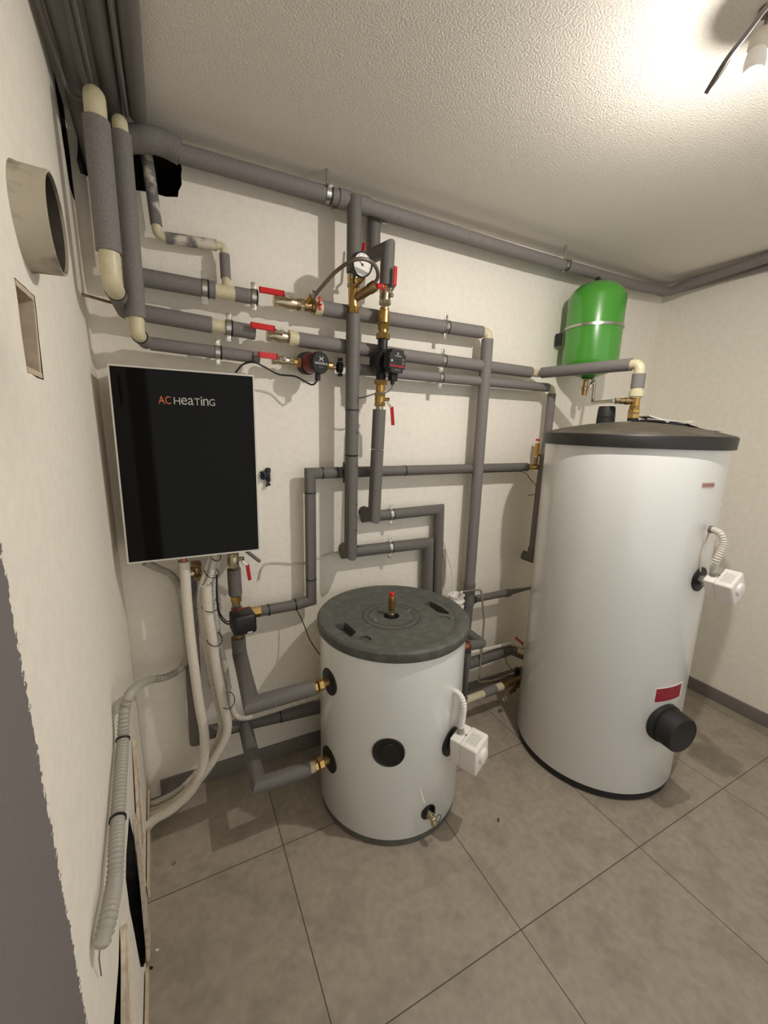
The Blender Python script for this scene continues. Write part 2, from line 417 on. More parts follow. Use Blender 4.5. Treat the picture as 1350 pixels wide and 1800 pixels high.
def ball_valve(p, axis, ld, ln, label, L=.075, r=.018, m=None, name='ball_valve', grip=None, group='red-handled ball valves', w=.013, blen=.062):
    p = V(p); a = V(axis).normalized(); n = V(ln).normalized(); m = m or M_nickel; h = blen/2
    t = thing(name, p, label, 'valve', group)
    b = B().lathe(p-a*h, a, [(0, r), (.012, r), (.013, r*.86), (h-.014, r*1.0), (h, r*1.12), (h+.014, r*1.0), (2*h-.013, r*.86), (2*h-.012, r), (2*h, r)], 24)
    bd = obj('body', b, m, t)
    for s in (-1, 1): obj('hex_end', B().hexn(p+a*s*(h-.012), p+a*s*(h+.004), r*1.12), m, t)
    obj('stem', B().cyl(p+n*r*.8, p+n*(r+.014), .007, n=12), m, t)
    lp = p+n*(r+.011); nb, g = lever_b(lp, ld, n, L, w)
    lv = obj('lever', g, grip or M_red, t); obj('lever_neck', nb, M_chrome, lv)
    obj('nut', B().hexn(lp, lp+n*.008, .008), M_chrome, t)
    return t
def butterfly(p, n, u, label):
    p = V(p); n = V(n).normalized(); u = V(u).normalized()
    t = thing('butterfly_handle_valve', p, label, 'valve', 'red-handled ball valves')
    obj('stem', B().cyl(p-n*.02, p+n*.004, .006), M_brass, t)
    b = B().box(p+n*.006, (.046, .011, .007), u, n.cross(u), bev=.003); b.ball(p+n*.006, .0085)
    obj('handle', b, M_red, t); obj('nut', B().hexn(p+n*.012, p+n*.018, .005), M_chrome, t)
UPV = V((0, 0, 1)); OUT = V((0, -1, 0)); XD = V((1, 0, 0)); YD = V((0, 1, 0))

# ---------------------------------------------------------------- wall pipes, three rows (axis about 7.5 cm off the wall)
YR = -.075
def R1p(px, py): return aty(px, py, YR)
r1 = lambda px: aty(px, 487+(px-247)*(583-487)/(838-247)+3.5*math.sin(math.pi*(px-247)/591), YR)
r2 = lambda px: aty(px, 551+(px-255)*(655-551)/(935-255)+5*math.sin(math.pi*(px-255)/680), YR)
r3 = lambda px: aty(px, 604+(px-265)*(682-604)/(970-265)+5*math.sin(math.pi*(px-265)/705), YR)
V0x = -.125
v0t = V((V0x, -.07, 2.3)); e0 = V((V0x, -.07, 1.915))
t = pipe('insulated_pipe', 'top row grey wall pipe from the corner to its red lever valve', [
    ('foam_sleeve', M_foam, [r1(225), r1(300), r1(378)], .0265),
    ('tee_fitting', M_cream, [r1(376), r1(416)], .0215),
    ('foam_sleeve', M_foam, [r1(413), r1(449)], .0235),
    ('drop_elbow', M_cream, [e0+V((0, 0, .05)), e0, r1(228)], .021, dict(fillet=.035))], 'grey insulated wall pipes')
pipe('insulated_pipe', 'shadowed grey riser behind the two thick risers in the left corner', [
    ('foam_sleeve', M_foam, [e0+V((0, 0, .04)), v0t+V((0, 0, -.05)), v0t+V((0, .05, .0))], .026, dict(fillet=.05))], 'grey insulated wall pipes')
tw = pipe('insulated_pipe', 'top row grey wall pipe passing behind the gauge column to the cream elbow', [
    ('foam_sleeve', M_foam, [r1(566), r1(700), r1(846)], .0265),
    ('union_fitting', M_cream, [r1(553), r1(569)], .025)], 'grey insulated wall pipes')
obj('union_ring', B().band(r1(556), r1(569)-r1(553), .02, .029, .014, 18), M_cream, tw, sharp=.2)
pipe('insulated_pipe', 'middle row grey wall pipe left of its red lever valve', [
    ('foam_sleeve', M_foam, [r2(256), r2(320), r2(372)], .0255),
    ('bare_joint', M_cream, [r2(370), r2(398)], .0205),
    ('foam_sleeve', M_foam, [r2(396), r2(448)], .0245)], 'grey insulated wall pipes')
tm = pipe('insulated_pipe', 'middle row grey wall pipe running behind both columns to the open corner joint', [
    ('foam_sleeve', M_foam, [r2(524), r2(700), r2(932)], .026),
    ('union_fitting', M_cream, [r2(507), r2(527)], .0245),
    ('bare_elbow', M_cream, [r2(928), r2(945), r2(945)+V((.015, -.05, 0))], .019, dict(fillet=.02))], 'grey insulated wall pipes')
obj('union_ring', B().band(r2(511), r2(524)-r2(510), .02, .0285, .016, 18), M_cream, tm, sharp=.2)
pipe('insulated_pipe', 'bottom row grey wall pipe just above the black unit', [
    ('foam_sleeve', M_foam, [r3(264), r3(320), r3(383)], .0205),
    ('foam_sleeve', M_foam, [r3(386), r3(442)], .0205),
    ('foam_sleeve', M_foam, [r3(444), r3(456)], .0195),
    ('bare_joint', M_cream, [r3(258), r3(268)], .017)], 'grey insulated wall pipes')
pipe('insulated_pipe', 'bottom row grey wall pipe from the small pump to the tall tank', [
    ('foam_sleeve', M_foam, [r3(612), r3(750), r3(962)], .0215),
    ('elbow_fitting', M_cream, [r3(960), r3(970), aty(970, 700, YR)], .017, dict(fillet=.02)),
    ('drop_sleeve', M_foam, [aty(970, 692, YR), aty(963, 760, YR), V((1.735, -.08, 1.2)), V((1.73, -.08, .83))], .021),
    ('wall_elbow', M_foamd, [V((1.73, -.08, .86)), V((1.73, -.08, .8)), V((1.715, -.03, .805))], .026)], 'grey insulated wall pipes')
# cable-tie rings on row 3
# risers in the corner (large one in front, slimmer beside it)
def riser(x, y, zt, zb, r, rc, label, end, dt=.055, db=.075):
    a = V((x, y, zt)); c = V((x, y, zb))
    t = pipe('insulated_riser', label, [
        ('foam_sleeve', M_foam, [a+V((0, 0, -dt)), c+V((0, 0, db))], r, dict(n=28)),
        ('top_elbow', M_cream, [a+V((0, 0, -dt-.005)), a, a+V((-.005, .09, .012))], rc, dict(fillet=.05)),
        ('bottom_elbow', M_cream, [c+V((0, 0, .09)), c, c.lerp(end, .25)], rc, dict(fillet=.04))], 'grey insulated wall pipes')
    obj('elbow_sleeve', B().tube([c.lerp(end, .2), end], r*.84, 20), M_foam, t)
    obj('sleeve_rim', B().band(c.lerp(end, .2), end-c, r*.7, r*.88, .004), M_rubber, t)
    return t
pA = riser(-.108, -.3, 2.238, 1.822, .0285, .0235, 'thick grey insulated riser with cream elbows in the left corner', V((-.098, YR, 1.81)))
pipe('bare_elbow', 'short cream elbow at the wall behind the thick riser foot', [('elbow', M_cream, [V((-.09, YR-.02, 1.806)), V((-.09, YR, 1.806)), r2(258)], .0215, dict(fillet=.02))], cat='pipe fitting')
pB = riser(-.064, -.2, 2.25, 1.725, .0245, .0185, 'slim grey insulated riser beside the thick one in the left corner', V((-.05, YR-.02, 1.722)), .03, .045)
# steel hook stub by the riser foot
pipe('threaded_rod', 'rusty threaded rod stub reaching from the left wall to the thick riser', [('rod', M_brassd, [atl(143, 517), aty(196, 532, -.12)], .004, dict(n=8))], cat='rod')

# ceiling pipes running towards the viewer along the left wall
def zc(px, py, z): return atz(px, py, z)
for x, r, z, y0, lab in ((-.146, .025, 2.312, -.26, 'widest of the three grey ceiling pipes, against the left wall'),
                    (-.081, .0225, 2.318, -.03, 'middle one of the three grey ceiling pipes above the left wall'),
                    (-.022, .0225, 2.318, -.125, 'grey ceiling pipe running beside the stucco, outermost from the left wall')):
    pts = [V((x+.012, YF+.03, z)), V((x, y0, z))]
    if y0 == -.26: pts += [V((x-.01, -.17, z-.03)), V((x+.01, -.06, z-.14))]
    t = pipe('ceiling_pipe', lab, [('foam_sleeve', M_foamd, pts, r, dict(fillet=.06))], 'grey insulated ceiling pipes')
pipe('ceiling_cable', 'dark cable squeezed between two grey ceiling pipes', [('sheath', M_graycable, [V((-.05, YF+.05, 2.306)), V((-.05, -.7, 2.303)), V((-.048, -.14, 2.3))], .006, dict(n=8))], cat='cable')
pipe('ceiling_cable', 'twisted wire hanging in a loop under the widest ceiling pipe', [('sheath', M_graycable, [V((-.18, -.8, 2.30)), V((-.174, -.33, 2.285)), V((-.165, -.25, 2.258)), V((-.14, -.235, 2.252)), V((-.115, -.26, 2.28)), V((-.114, -.8, 2.29))], .0045, dict(n=8, smooth=True))], cat='cable')

# ceiling pipes along the back wall and on along the right wall
yc = -.105; zcn = 2.262
t = thing('ceiling_pipe', (0, yc, zcn), 'thick grey insulated pipe under the ceiling along the back wall', 'pipe', 'grey insulated ceiling pipes')
obj('foam_sleeve', B().tube([V((-.05, yc+.02, 2.272)), V((.0, yc, 2.276)), V((.04, yc, 2.276)), V((.08, yc, 2.266))], .034, 24, smooth=True), M_foam, t)
obj('foam_sleeve', B().tube([V((.075, yc, 2.264)), V((.55, yc, 2.268)), V((1.5, yc, 2.258)), V((2.3, yc, 2.262)), V((XR-.10, yc, 2.28)), V((XR-.11, -.2, 2.292)), V((XR-.115, -.55, 2.315)), V((XR-.115, YF+.1, 2.317))], .0245, 24, fillet=.04), M_foam, t)
obj('tee_sleeve', B().tube([V((.58, yc, 2.268)), V((.70, yc, 2.267))], .0285, 24), M_foam, t)
t = thing('ceiling_pipe', (.1, -.035, 2.25), 'thinner grey insulated pipe behind and below the thick ceiling pipe', 'pipe', 'grey insulated ceiling pipes')
obj('foam_sleeve', B().tube([V((.07, -.038, 2.29)), V((1.5, -.038, 2.285)), V((XR-.05, -.038, 2.30)), V((XR-.04, -.06, 2.30)), V((XR-.04, YF+.1, 2.316))], .021, 18, fillet=.02), M_foam, t)
for px, py, lab in ((575, 330, 'steel clamp holding the ceiling pipe left of the gauge column'), (993, 456, 'steel clamp holding the ceiling pipe above the cream elbow')):
    p = aty(px, py, yc); p.z = 2.268 if px < 800 else 2.26
    t = thing('pipe_clamp', p, lab, 'pipe clamp', 'steel pipe clamps')
    obj('band', B().band(p, XD, .0235, .0275, .016), M_steel, t)
    obj('rubber_lining', B().band(p+XD*.011, XD, .022, .0268, .009), M_rubber, t)
    obj('stud', B().cyl(p+UPV*.026, (p.x, p.y, CEIL-.001), .005), M_steel, t)
    obj('flange', B().box(p+OUT*.027+UPV*.014, (.016, .02, .010), bev=.001), M_steel, t)
for px, lab in ((588, 'small steel clamp on the thinner ceiling pipe left of the gauge column'), (676, 'small steel clamp on the thinner ceiling pipe right of the pump column')):
    x = aty(px, 370, -.038).x; p = V((x, -.038, 2.289))
    t = thing('pipe_clamp', p, lab, 'pipe clamp', 'steel pipe clamps')
    obj('band', B().band(p, XD, .020, .0235, .014), M_steel, t)
    obj('flange', B().box(p-UPV*.028, (.016, .014, .008), bev=.001), M_steel, t)

# small plaster-splashed branch pipe from the opening down to the top row
yb = -.05
pts = [aty(256, 262, yb+.03), aty(262, 300, yb), aty(276, 406, yb), aty(288, 417, yb), aty(378, 430, yb), aty(393, 432, yb), aty(396, 446, yb), aty(398, 492, yb-.01)]
t = pipe('branch_pipe', 'thin plaster-splashed grey pipe stepping down from the broken corner opening', [
    ('foam_sleeve', M_foamp, [pts[0], pts[1], aty(275, 396, yb)], .0165),
    ('elbow_fitting', M_cream, [aty(274, 390, yb), aty(276, 413, yb), aty(296, 419, yb)], .0135, dict(fillet=.02)),
    ('foam_sleeve', M_foamp, [aty(292, 418, yb), aty(380, 431, yb)], .0165),
    ('elbow_fitting', M_cream, [aty(378, 431, yb), aty(393, 433, yb), aty(395, 455, yb)], .0125, dict(fillet=.02)),
    ('foam_sleeve', M_foam, [aty(394.5, 447, yb), aty(397, 490, yb)], .0165),
    ('tee_stub', M_cream, [aty(397, 488, yb), aty(398, 508, yb-.02)], .0135)], 'grey insulated wall pipes')

# clamps on the rows
for fn, px, r, lab in ((r1, 359, .0265, 'steel clamp on the top pipe row, left of the cream tee'), (r1, 445, .0235, 'steel clamp on the top pipe row beside the red lever'),
                       (r1, 782, .0265, 'steel clamp on the top pipe row left of its cream elbow'),
                       (r2, 401, .0245, 'steel clamp on the middle pipe row above the black unit'), (r2, 776, .026, 'steel clamp on the middle pipe row in the group of three right of the pump'),
                       (r3, 382, .0205, 'steel clamp on the bottom pipe row just above the black unit'), (r3, 772, .0215, 'lowest steel clamp of the three right of the pump')):
    clamp(fn(px), fn(px+8)-fn(px-8), r, lab)
p = r3(597); t = thing('pipe_clamp', p, 'black clamp on the bottom row right of the small round pump', 'pipe clamp', 'steel pipe clamps')
obj('band', B().band(p, XD, .016, .0205, .016), M_rubber, t)
for s in (1, -1): obj('flange', B().box(p+UPV*s*.028+OUT*.004, (.018, .014, .012), bev=.003), M_black, t)
obj('stud', B().cyl(p+YD*.02, p+YD*.072, .004), M_steel, t)

# valves on the rows
ax1 = r1(520)-r1(460); ball_valve(r1(508), ax1, -ax1, OUT+UPV*.35, 'top row ball valve with red lever lying left along the wall pipe', L=.078, r=.02, blen=.1)
ax2 = r2(500)-r2(450); ball_valve(r2(492), ax2, -ax2, OUT+UPV*.3, 'middle row ball valve with red lever lying left along the wall pipe', L=.075, r=.02, blen=.085)
ax3 = r3(505)-r3(455); ball_valve(r3(497), ax3, -ax3, OUT+UPV*.1, 'bottom row ball valve with red lever left of the small round pump', L=.06, r=.016, blen=.07)
# brass strainer on the top row with a side branch and a red butterfly handle
p = r1(537); a = ax1.normalized(); t = thing('brass_strainer', p, 'brass strainer body on the top pipe row beside the cream union', 'fitting')
obj('body', B().lathe(p-a*.034, a, [(0, .02), (.01, .02), (.011, .016), (.034, .0195), (.055, .017), (.056, .021), (.066, .021)], 20), M_brassd, t)
d = (OUT*.7+UPV*.5+a*.3).normalized(); obj('branch', B().lathe(p, d, [(0, .011), (.03, .011), (.031, .013), (.045, .013)], 14), M_brass, t)
butterfly(r1(556)+OUT*.036+UPV*.004, OUT, (0, 0, 1), 'small red butterfly handle on the top row by the cream union')

# small round pump on the bottom row
p = r3(546); t = thing('circulation_pump', p, 'small dark red round pump with a black cap on the bottom pipe row', 'pump')
n = V((.35, -.92, -.05)).normalized()
q0 = p+V((-.004, 0, .002))
obj('rear_flange', B().lathe(q0-n*.035, n, [(0, .034), (.006, .04), (.03, .041), (.034, .037)], 28), M_rubber, t)
obj('motor_body', B().lathe(q0-n*.003, n, [(0, .036), (.01, .0375), (.045, .036), (.05, .033)], 28), M_redd, t)
cap = obj('end_cap', B().lathe(q0+n*.046, n, [(0, .037), (.003, .039), (.018, .039), (.022, .037)], 32), M_black, t)
u = V((-n.y, n.x, 0)).normalized(); v = n.cross(u)
if v.z < 0: v = -v
fo = q0+n*.0685
tb = text('maker_lettering', 'GRUNDFOS', fo-u*.029-v*.006, u, v, .058, M_whprint, cap, height=.0075)
tb2 = text('x', 'UP 15-14', fo-u*.010-v*.017, u, v, .02, M_whprint, cap, height=.004)
obj('maker_lettering', tb, M_whprint, cap); obj('model_lettering', tb2, M_greyprint, cap)
lg = B()
for s in (1, -1):
    for k in range(2):
        d = u*s*.7+v*(1 if k else -1)
        lg.tube([fo+v*.0135+u*s*.001, fo+v*.0135+u*s*.006+v*(.0035 if k else -.0035), fo+v*.0135+u*s*.008+v*(.008 if k else -.008)], .0014, 6)
obj('maker_emblem', lg, M_whprint, cap)
obj('plug', B().tube([q0+n*.05-v*.033, q0+n*.05-v*.062], .010, 10), M_black, t)
for s, L_ in ((-1, .055), (1, .06)):
    nm = 'union_nut'; c0 = p+a*s*.038; obj(nm, B().hexn(c0, c0+a*s*.014, .019), M_brassd, t); obj('union_tail', B().cyl(c0+a*s*.012, c0+a*s*L_*.75, .0145), M_brass, t)
pipe('black_cable', 'black cable looping from the small round pump to the pipe above the black unit', [('sheath', M_black, [q0+n*.05-v*.06, q0+n*.04-v*.078-u*.02, aty(520, 662, -.1), aty(490, 658, -.09), aty(465, 645, -.09), aty(447, 637, -.095), aty(428, 640, -.08), aty(414, 655, -.07)], .0033, dict(n=8, smooth=True))], cat='cable')

# ---------------------------------------------------------------- column A (tall, with gauge)
yA = -.118
cA = lambda py: aty(623-(py-360)*7/625, py, yA)
tA = pipe('insulated_column', 'tall grey insulated column hanging from the ceiling pipe through the gauge fittings', [
    ('foam_sleeve', M_foamd, [cA(347), cA(480)], .0265),
    ('foam_sleeve', M_foamd, [cA(553), cA(721)], .0265), ('foam_sleeve', M_foamd, [cA(722), cA(799)], .0262),
    ('foam_sleeve', M_foamd, [cA(802), cA(972), cA(972)+V((-.0, .075, .0))], .0265),
], 'grey insulated columns')
rings(tA, M_black, [cA(721), cA(800)], UPV, .0265, .004, 'black_joint_ring')
for py in (760, 818, 885, 930):
    pp = cA(py); obj('wire_staple', B().tube([pp+V((.004, -.027, .004)), pp+V((.016, -.0245, 0)), pp+V((.024, -.013, -.003))], .0011, 6), M_graycable, tA)
yw = -.045
l2 = lambda px: aty(px, 972+(px-600)*(954-972)/(755-600), yw)
l1 = lambda px: aty(px, 909+(px-640)*(895-909)/(775-640), yw)
p0 = cA(972)
t2 = pipe('insulated_pipe', 'lower of the two short grey wall pipes, dropping behind the low tank', [
    ('foam_sleeve', M_foamd, [V((p0.x-.012, yw, l2(625).z)), l2(685)], .026),
    ('foam_sleeve', M_foamd, [l2(684), l2(753), aty(751, 1060, yw), V((aty(751, 1060, yw).x, yw, .5))], .026)], 'grey insulated wall pipes')
yP = -.14
cP = lambda py: aty(681+(py-440)*(657-681)/(915-440), py, yP)
p1 = cP(908)
t1 = pipe('insulated_pipe', 'upper of the two short grey wall pipes, dropping behind the low tank', [
    ('foam_sleeve', M_foamd, [V((p1.x-.012, yw, l1(655).z)), l1(687)], .0245),
    ('foam_sleeve', M_foamd, [l1(684), l1(772), aty(768, 1050, yw), V((aty(768, 1050, yw).x, yw, .5))], .0245)], 'grey insulated wall pipes')
clamp(l2(684), XD, .026, 'steel clamp on the lower short wall pipe above the low tank')
clamp(l1(686), XD, .0245, 'steel clamp on the upper short wall pipe above the low tank')
obj('back_elbow', B().tube([p0+V((0, .0, 0)), V((p0.x, yw, p0.z))], .0262, 20), M_foamd, tA)
# gauge fittings on column A
ax = (cA(470)-cA(550)).normalized()
t = thing('brass_strainer', cA(548), 'brass strainer with a slanting leg on the tall column below the gauge', 'fitting')
obj('union_nut', B().hexn(cA(552), cA(538), .0215), M_brass, t)
obj('body', B().lathe(cA(540), ax, [(0, .021), (.008, .021), (.009, .018), (.05, .019), (.075, .019), (.076, .022), (.095, .022)], 24), M_brass, t)
g0 = cA(527); g1 = aty(655, 505, -.19)
dd = (g1-g0).normalized(); obj('slanting_leg', B().lathe(g0, dd, [(0, .014), (.035, .014), (.036, .0165), (.075, .0165), (.076, .019), (.1, .019), (.106, .015)], 16), M_brassd, t)
ball_valve(cA(488), UPV, V((.1, 0, 1)), V((.75, .55, 0)), 'ball valve with upright red lever behind the pressure gauge', L=.105, r=.021, blen=.06)
t = thing('pressure_gauge', aty(637, 465, -.215), 'round black pressure gauge with a white dial on the tall column', 'gauge')
gp = aty(637, 465, -.215); n = V((.12, -.96, -.25)).normalized(); u = V((-n.y, n.x, 0)).normalized(); v = n.cross(u)
if v.z < 0: v = -v
obj('case', B().lathe(gp-n*.03, n, [(0, .03), (.004, .038), (.026, .04), (.032, .04), (.033, .036), (.029, .0355), (.029, .001)], 36), M_black, t)
dial = obj('dial', B().lathe(gp-n*.001, n, [(0, .0355), (.001, .0355)], 36), M_white, t)
obj('pointer', B().tube([gp+n*.0012+u*.005-v*.004, gp+n*.0012-u*.018+v*.012], .0009, 6), M_black, dial)
obj('hub', B().lathe(gp+n*.0005, n, [(0, .004), (.0025, .0035)], 12), M_black, dial)
tk = B()
for k in range(9):
    an = math.radians(225-k*33.75); e = u*math.cos(an)+v*math.sin(an); tk.box(gp+n*.0004+e*.03, (.006, .0012, .0008), e, n)
obj('tick_marks', tk, M_print, dial)
obj('bezel', B().torus(gp+n*.003, n, .0372, .0022, 40), M_black, t)
gq = aty(640, 487, -.19); obj('stem', B().tube([gp-v*.038-n*.012, gq, cA(505)+OUT*.015], .0085, 10, fillet=.01), M_brass, t)
obj('stem_nut', B().hexn(gp-v*.041-n*.012, gp-v*.052-n*.012, .0115), M_brass, t)
pipe('braided_hose', 'thin braided hose arching over the pressure gauge to the top row strainer', [('braid', M_braid, [r1(545)+OUT*.04+UPV*.022, aty(565, 505, -.15), aty(592, 476, -.2), aty(622, 457, -.26), aty(646, 457, -.27), aty(661, 470, -.25), aty(664, 488, -.22), aty(655, 501, -.195)], .0065, dict(n=10, smooth=True)),
      ('ferrule', M_chrome, [aty(658, 497, -.2), aty(652, 505, -.19)], .009), ('ferrule', M_chrome, [r1(545)+OUT*.04+UPV*.022, aty(553, 513, -.13)], .009)], cat='hose')
butterfly(aty(667, 504, -.185), V((.5, -.8, 0)), (.8, .5, .15), 'red butterfly handle on the slanting strainer leg right of the gauge')

# ---------------------------------------------------------------- column B and the pump column
yB = -.045
tB = thing('insulated_column', aty(657, 375, yB), 'grey insulated column from the thin ceiling pipe through the square pump', 'pipe', 'grey insulated columns')
topP = cP(440); topP = aty(682, 437, yP)
xb = aty(657, 450, yB)
obj('foam_sleeve', B().tube([aty(658, 372, yB), aty(656, 449, yB), topP+V((.0, 0, .0)), aty(679, 503, yP)], .026, 20), M_foamd, tB)
obj('foam_sleeve', B().tube([cP(720), cP(790)], .0262, 20), M_foamd, tB)
obj('foam_sleeve', B().tube([cP(791), cP(908), V((cP(908).x-.005, yw, cP(908).z+.002))], .026, 20), M_foamd, tB)
obj('copper_stub', B().cyl(cP(503), cP(514), .017), M_brassd, tB)
ball_valve(cP(522), UPV, V((.03, 0, 1)), V((.35, -.93, 0)), 'ball valve with upright red lever at the top of the pump column', L=.066, r=.02, blen=.05, w=.016)
t = thing('check_valve', cP(590), 'tall brass check valve above the square pump', 'fitting')
aP = (cP(530)-cP(600)).normalized()
obj('body', B().lathe(cP(570), aP, [(0, .019), (.004, .0225), (.045, .0225), (.049, .018), (.058, .018)], 24), M_brass, t)
obj('hex_nut', B().hexn(cP(580), cP(570), .0215), M_brass, t); obj('neck', B().cyl(cP(587), cP(579), .018), M_brass, t)
obj('union_nut', B().hexn(cP(597), cP(586), .027), M_brass, t); obj('hex_ring', B().hexn(cP(536), cP(528), .0215), M_nickel, t)
# square pump
pc = cP(636); t = thing('circulation_pump', pc, 'black square electronic pump with a red stripe on the pump column', 'pump')
obj('volute', B().cyl(cP(597), cP(672), .019, n=20), M_black, t)
obj('cast_ribs', B().box(cP(606), (.006, .04, .03)).box(cP(606), (.04, .006, .03)), M_black, t)
n = V((.28, -.95, -.05)).normalized(); u = V((-n.y, n.x, 0)).normalized(); v = n.cross(u)
if v.z < 0: v = -v
obj('insulation_shell', B().lathe(pc-n*.03, n, [(0, .04), (.01, .047), (.05, .047), (.056, .042)], 8, ph=math.pi/8), M_black, t)
hc = pc+n*.045+u*.01
hs = .042
poly = []
for sx, sy in ((1, 1), (-1, 1), (-1, -1), (1, -1)):
    a_ = [(hs, hs*.62), (hs*.78, hs*.66), (hs*.68, hs)] if sx*sy > 0 else [(hs*.68, hs), (hs*.78, hs*.66), (hs, hs*.62)]
    poly += [hc+u*(sx*x)+v*(sy*y) for x, y in a_]
hd = obj('control_head', B().prism(poly, n*.032), mat('pump_face_grey', (40, 38, 38), .45), t)
fo = hc+n*.0323
obj('stripe', B().prism([fo-u*.039-v*.016, fo+u*.039-v*.016, fo+u*.039-v*.0195, fo-u*.039-v*.0195], n*.0006), M_red, hd)
obj('maker_lettering', text('x', 'GRUNDFOS', fo-u*.014+v*.016, u, v, .032, 0, hd, height=.0042), M_whprint, hd)
obj('model_lettering', text('x', 'ALPHA2 L', fo-u*.014-v*.033, u, v, .032, 0, hd, height=.0035), M_greyprint, hd)
em = B()
for s in (1, -1):
    for k in (1, -1): em.tube([fo+v*.0265+u*s*.0006, fo+v*.0265+u*s*.004+v*k*.004], .0008, 6)
obj('maker_emblem', em, M_whprint, hd)
obj('button', B().lathe(fo, n, [(0, .005), (.001, .0045)], 14), M_black, hd)
obj('display_window', B().box(fo+u*.029+v*.007, (.010, .010, .001), u, v).box(fo+u*.029-v*.007, (.010, .010, .001), u, v), M_graycable, hd)
obj('status_light', B().lathe(fo-u*.03, n, [(0, .004), (.001, .003)], 12), M_whprint, hd)
obj('power_plug', B().box(hc+n*.005-v*.052+u*.006, (.024, .022, .03), u, n, bev=.003), M_black, t)
pq = hc+n*.005-v*.067+u*.006; obj('cable_gland', B().cyl(pq, pq-v*.017, .0095, .007), M_black, t)
pipe('grey_cable', 'thin grey cable sagging from the square pump to the tall column', [('sheath', M_graycable, [pq-v*.017, pq-v*.03-u*.004, aty(678, 690, -.2), aty(660, 692, -.19), aty(640, 698, -.17), aty(628, 700, -.13)], .0028, dict(n=8, smooth=True))], cat='cable')
obj('union_nut', B().hexn(cP(668), cP(677), .0255), M_brass, t)
obj('union_tail', B().cyl(cP(676), cP(696), .018), M_brass, t)
ball_valve(cP(702), UPV, V((.06, -.1, -1)), V((.9, -.4, 0)), 'ball valve with hanging red lever below the square pump', L=.066, r=.019, blen=.045, m=M_brass, w=.007)
obj('brass_tail', B().cyl(cP(710), cP(721), .015), M_nickel, tB)

# ---------------------------------------------------------------- middle horizontal pipe and its left drop to the mixing valve
yM = -.06
mh = lambda px: aty(px, 832+(px-550)*(821-832)/(925-550), yM)
cz = aty(545, 832, yM); cb = aty(543, 1056, yM)
tM = pipe('insulated_pipe', 'long grey wall pipe crossing behind both columns, with a mitred drop on its left', [
    ('foam_sleeve', M_foamd, [mh(602), mh(710)], .0225), ('foam_sleeve', M_foamd, [mh(711), mh(830)], .0225), ('foam_sleeve', M_foamd, [mh(831), mh(926)], .0225),
    ('mitred_sleeve', M_foamd, [mh(600), V((cz.x, yM, mh(545).z)), V((cz.x, yM, cb.z)), aty(520, 1063, yM)], .0225),
    ('foam_sleeve', M_foamd, [aty(520, 1063, yM), aty(459, 1074, yM)], .0215)], 'grey insulated wall pipes')
rings(tM, M_black, [mh(566), mh(592), mh(711), mh(829), aty(519, 1063, yM), aty(472, 1072, yM)], XD, .0225, .005)
rings(tM, M_black, [V((cz.x, yM, aty(545, 866, yM).z)), V((cz.x, yM, aty(544, 1018, yM).z))], UPV, .0225, .004)
clamp(mh(604), XD, .0215, 'dark clamp on the long crossing wall pipe beside the tall column')
# safety valve fittings at the right end of that pipe
e = mh(926); ey = V((e.x, yM, e.z))
t = thing('safety_valve', ey, 'brass safety valve with red caps at the end of the long crossing pipe', 'valve')
obj('tee_body', B().cyl(ey-XD*.003, ey+XD*.075, .0145, bev=.002), M_brass, t)
vz = aty(941, 820, yM); vt = aty(945, 774, yM)
obj('nipple', B().cyl((vz.x, yM, vz.z-.01), (vz.x, yM, vz.z+.05), .0105, n=14), M_brassd, t)
obj('valve_barrel', B().lathe((vz.x, yM, aty(943, 797, yM).z-.012), UPV, [(0, .0115), (.02, .0115), (.021, .0135), (.062, .0135), (.064, .011)], 18), M_brass, t)
obj('red_cap', B().cyl((vz.x, yM, vt.z-.004), (vz.x, yM, vt.z+.008), .0105), M_red, t)
sx_ = aty(952, 800, yM); obj('side_arm', B().cyl((vz.x, yM, sx_.z), (sx_.x+.005, yM, sx_.z), .008), M_brass, t)
obj('side_cap', B().cyl((sx_.x+.003, yM-.005, sx_.z+.003), (sx_.x+.003, yM-.005, sx_.z+.022), .0105), M_red, t)
pipe('black_cable', 'thin black sensor wire curving from the crossing pipe behind the tall tank', [('sheath', M_black, [aty(780, 832, -.07), aty(850, 830, -.075), aty(916, 829, -.075), aty(932, 842, -.075), aty(948, 864, -.075), V((1.66, -.075, 1.15))], .0018, dict(n=6, smooth=True))], cat='cable')

# ---------------------------------------------------------------- right vertical drop with the tee
yR = -.085
x1 = 1.303
R1t = aty(858, 583, yR)
tR = pipe('insulated_pipe', 'tall grey drop pipe with a cream elbow left of the tall tank', [
    ('elbow_fitting', M_cream, [r1(843), V((R1t.x, yR, r1(852).z)), V((R1t.x, yR, r1(852).z-.05))], .021, dict(fillet=.03)),
    ('foam_sleeve', M_foam, [V((R1t.x, yR, r1(852).z-.028)), V((x1, yR, 1.0)), V((x1, yR, .70))], .0265),
    ('tee_sleeve', M_foamd, [V((x1, yR, .72)), V((x1, yR, .60))], .03),
    ('foam_sleeve', M_foamd, [V((x1, yR, .62)), V((x1-.01, yR, .30))], .027)], 'grey insulated wall pipes')
hb = aty(834, 1053, yR); he = aty(940, 1032, yR)
tH = pipe('insulated_pipe', 'dark horizontal pipe from the drop pipe tee to behind the tall tank', [
    ('foam_sleeve', M_foamd, [V((x1, yR, hb.z)), V((aty(890, 1042, yR).x, yR, aty(890, 1042, yR).z))], .0185),
    ('foam_sleeve', M_foamd, [aty(890, 1042, yR), he, V((1.75, yR, he.z))], .0165)], 'grey insulated wall pipes')
rings(tH, M_rubber, [V((x1+.033, yR, hb.z))], XD, .0215, .008)
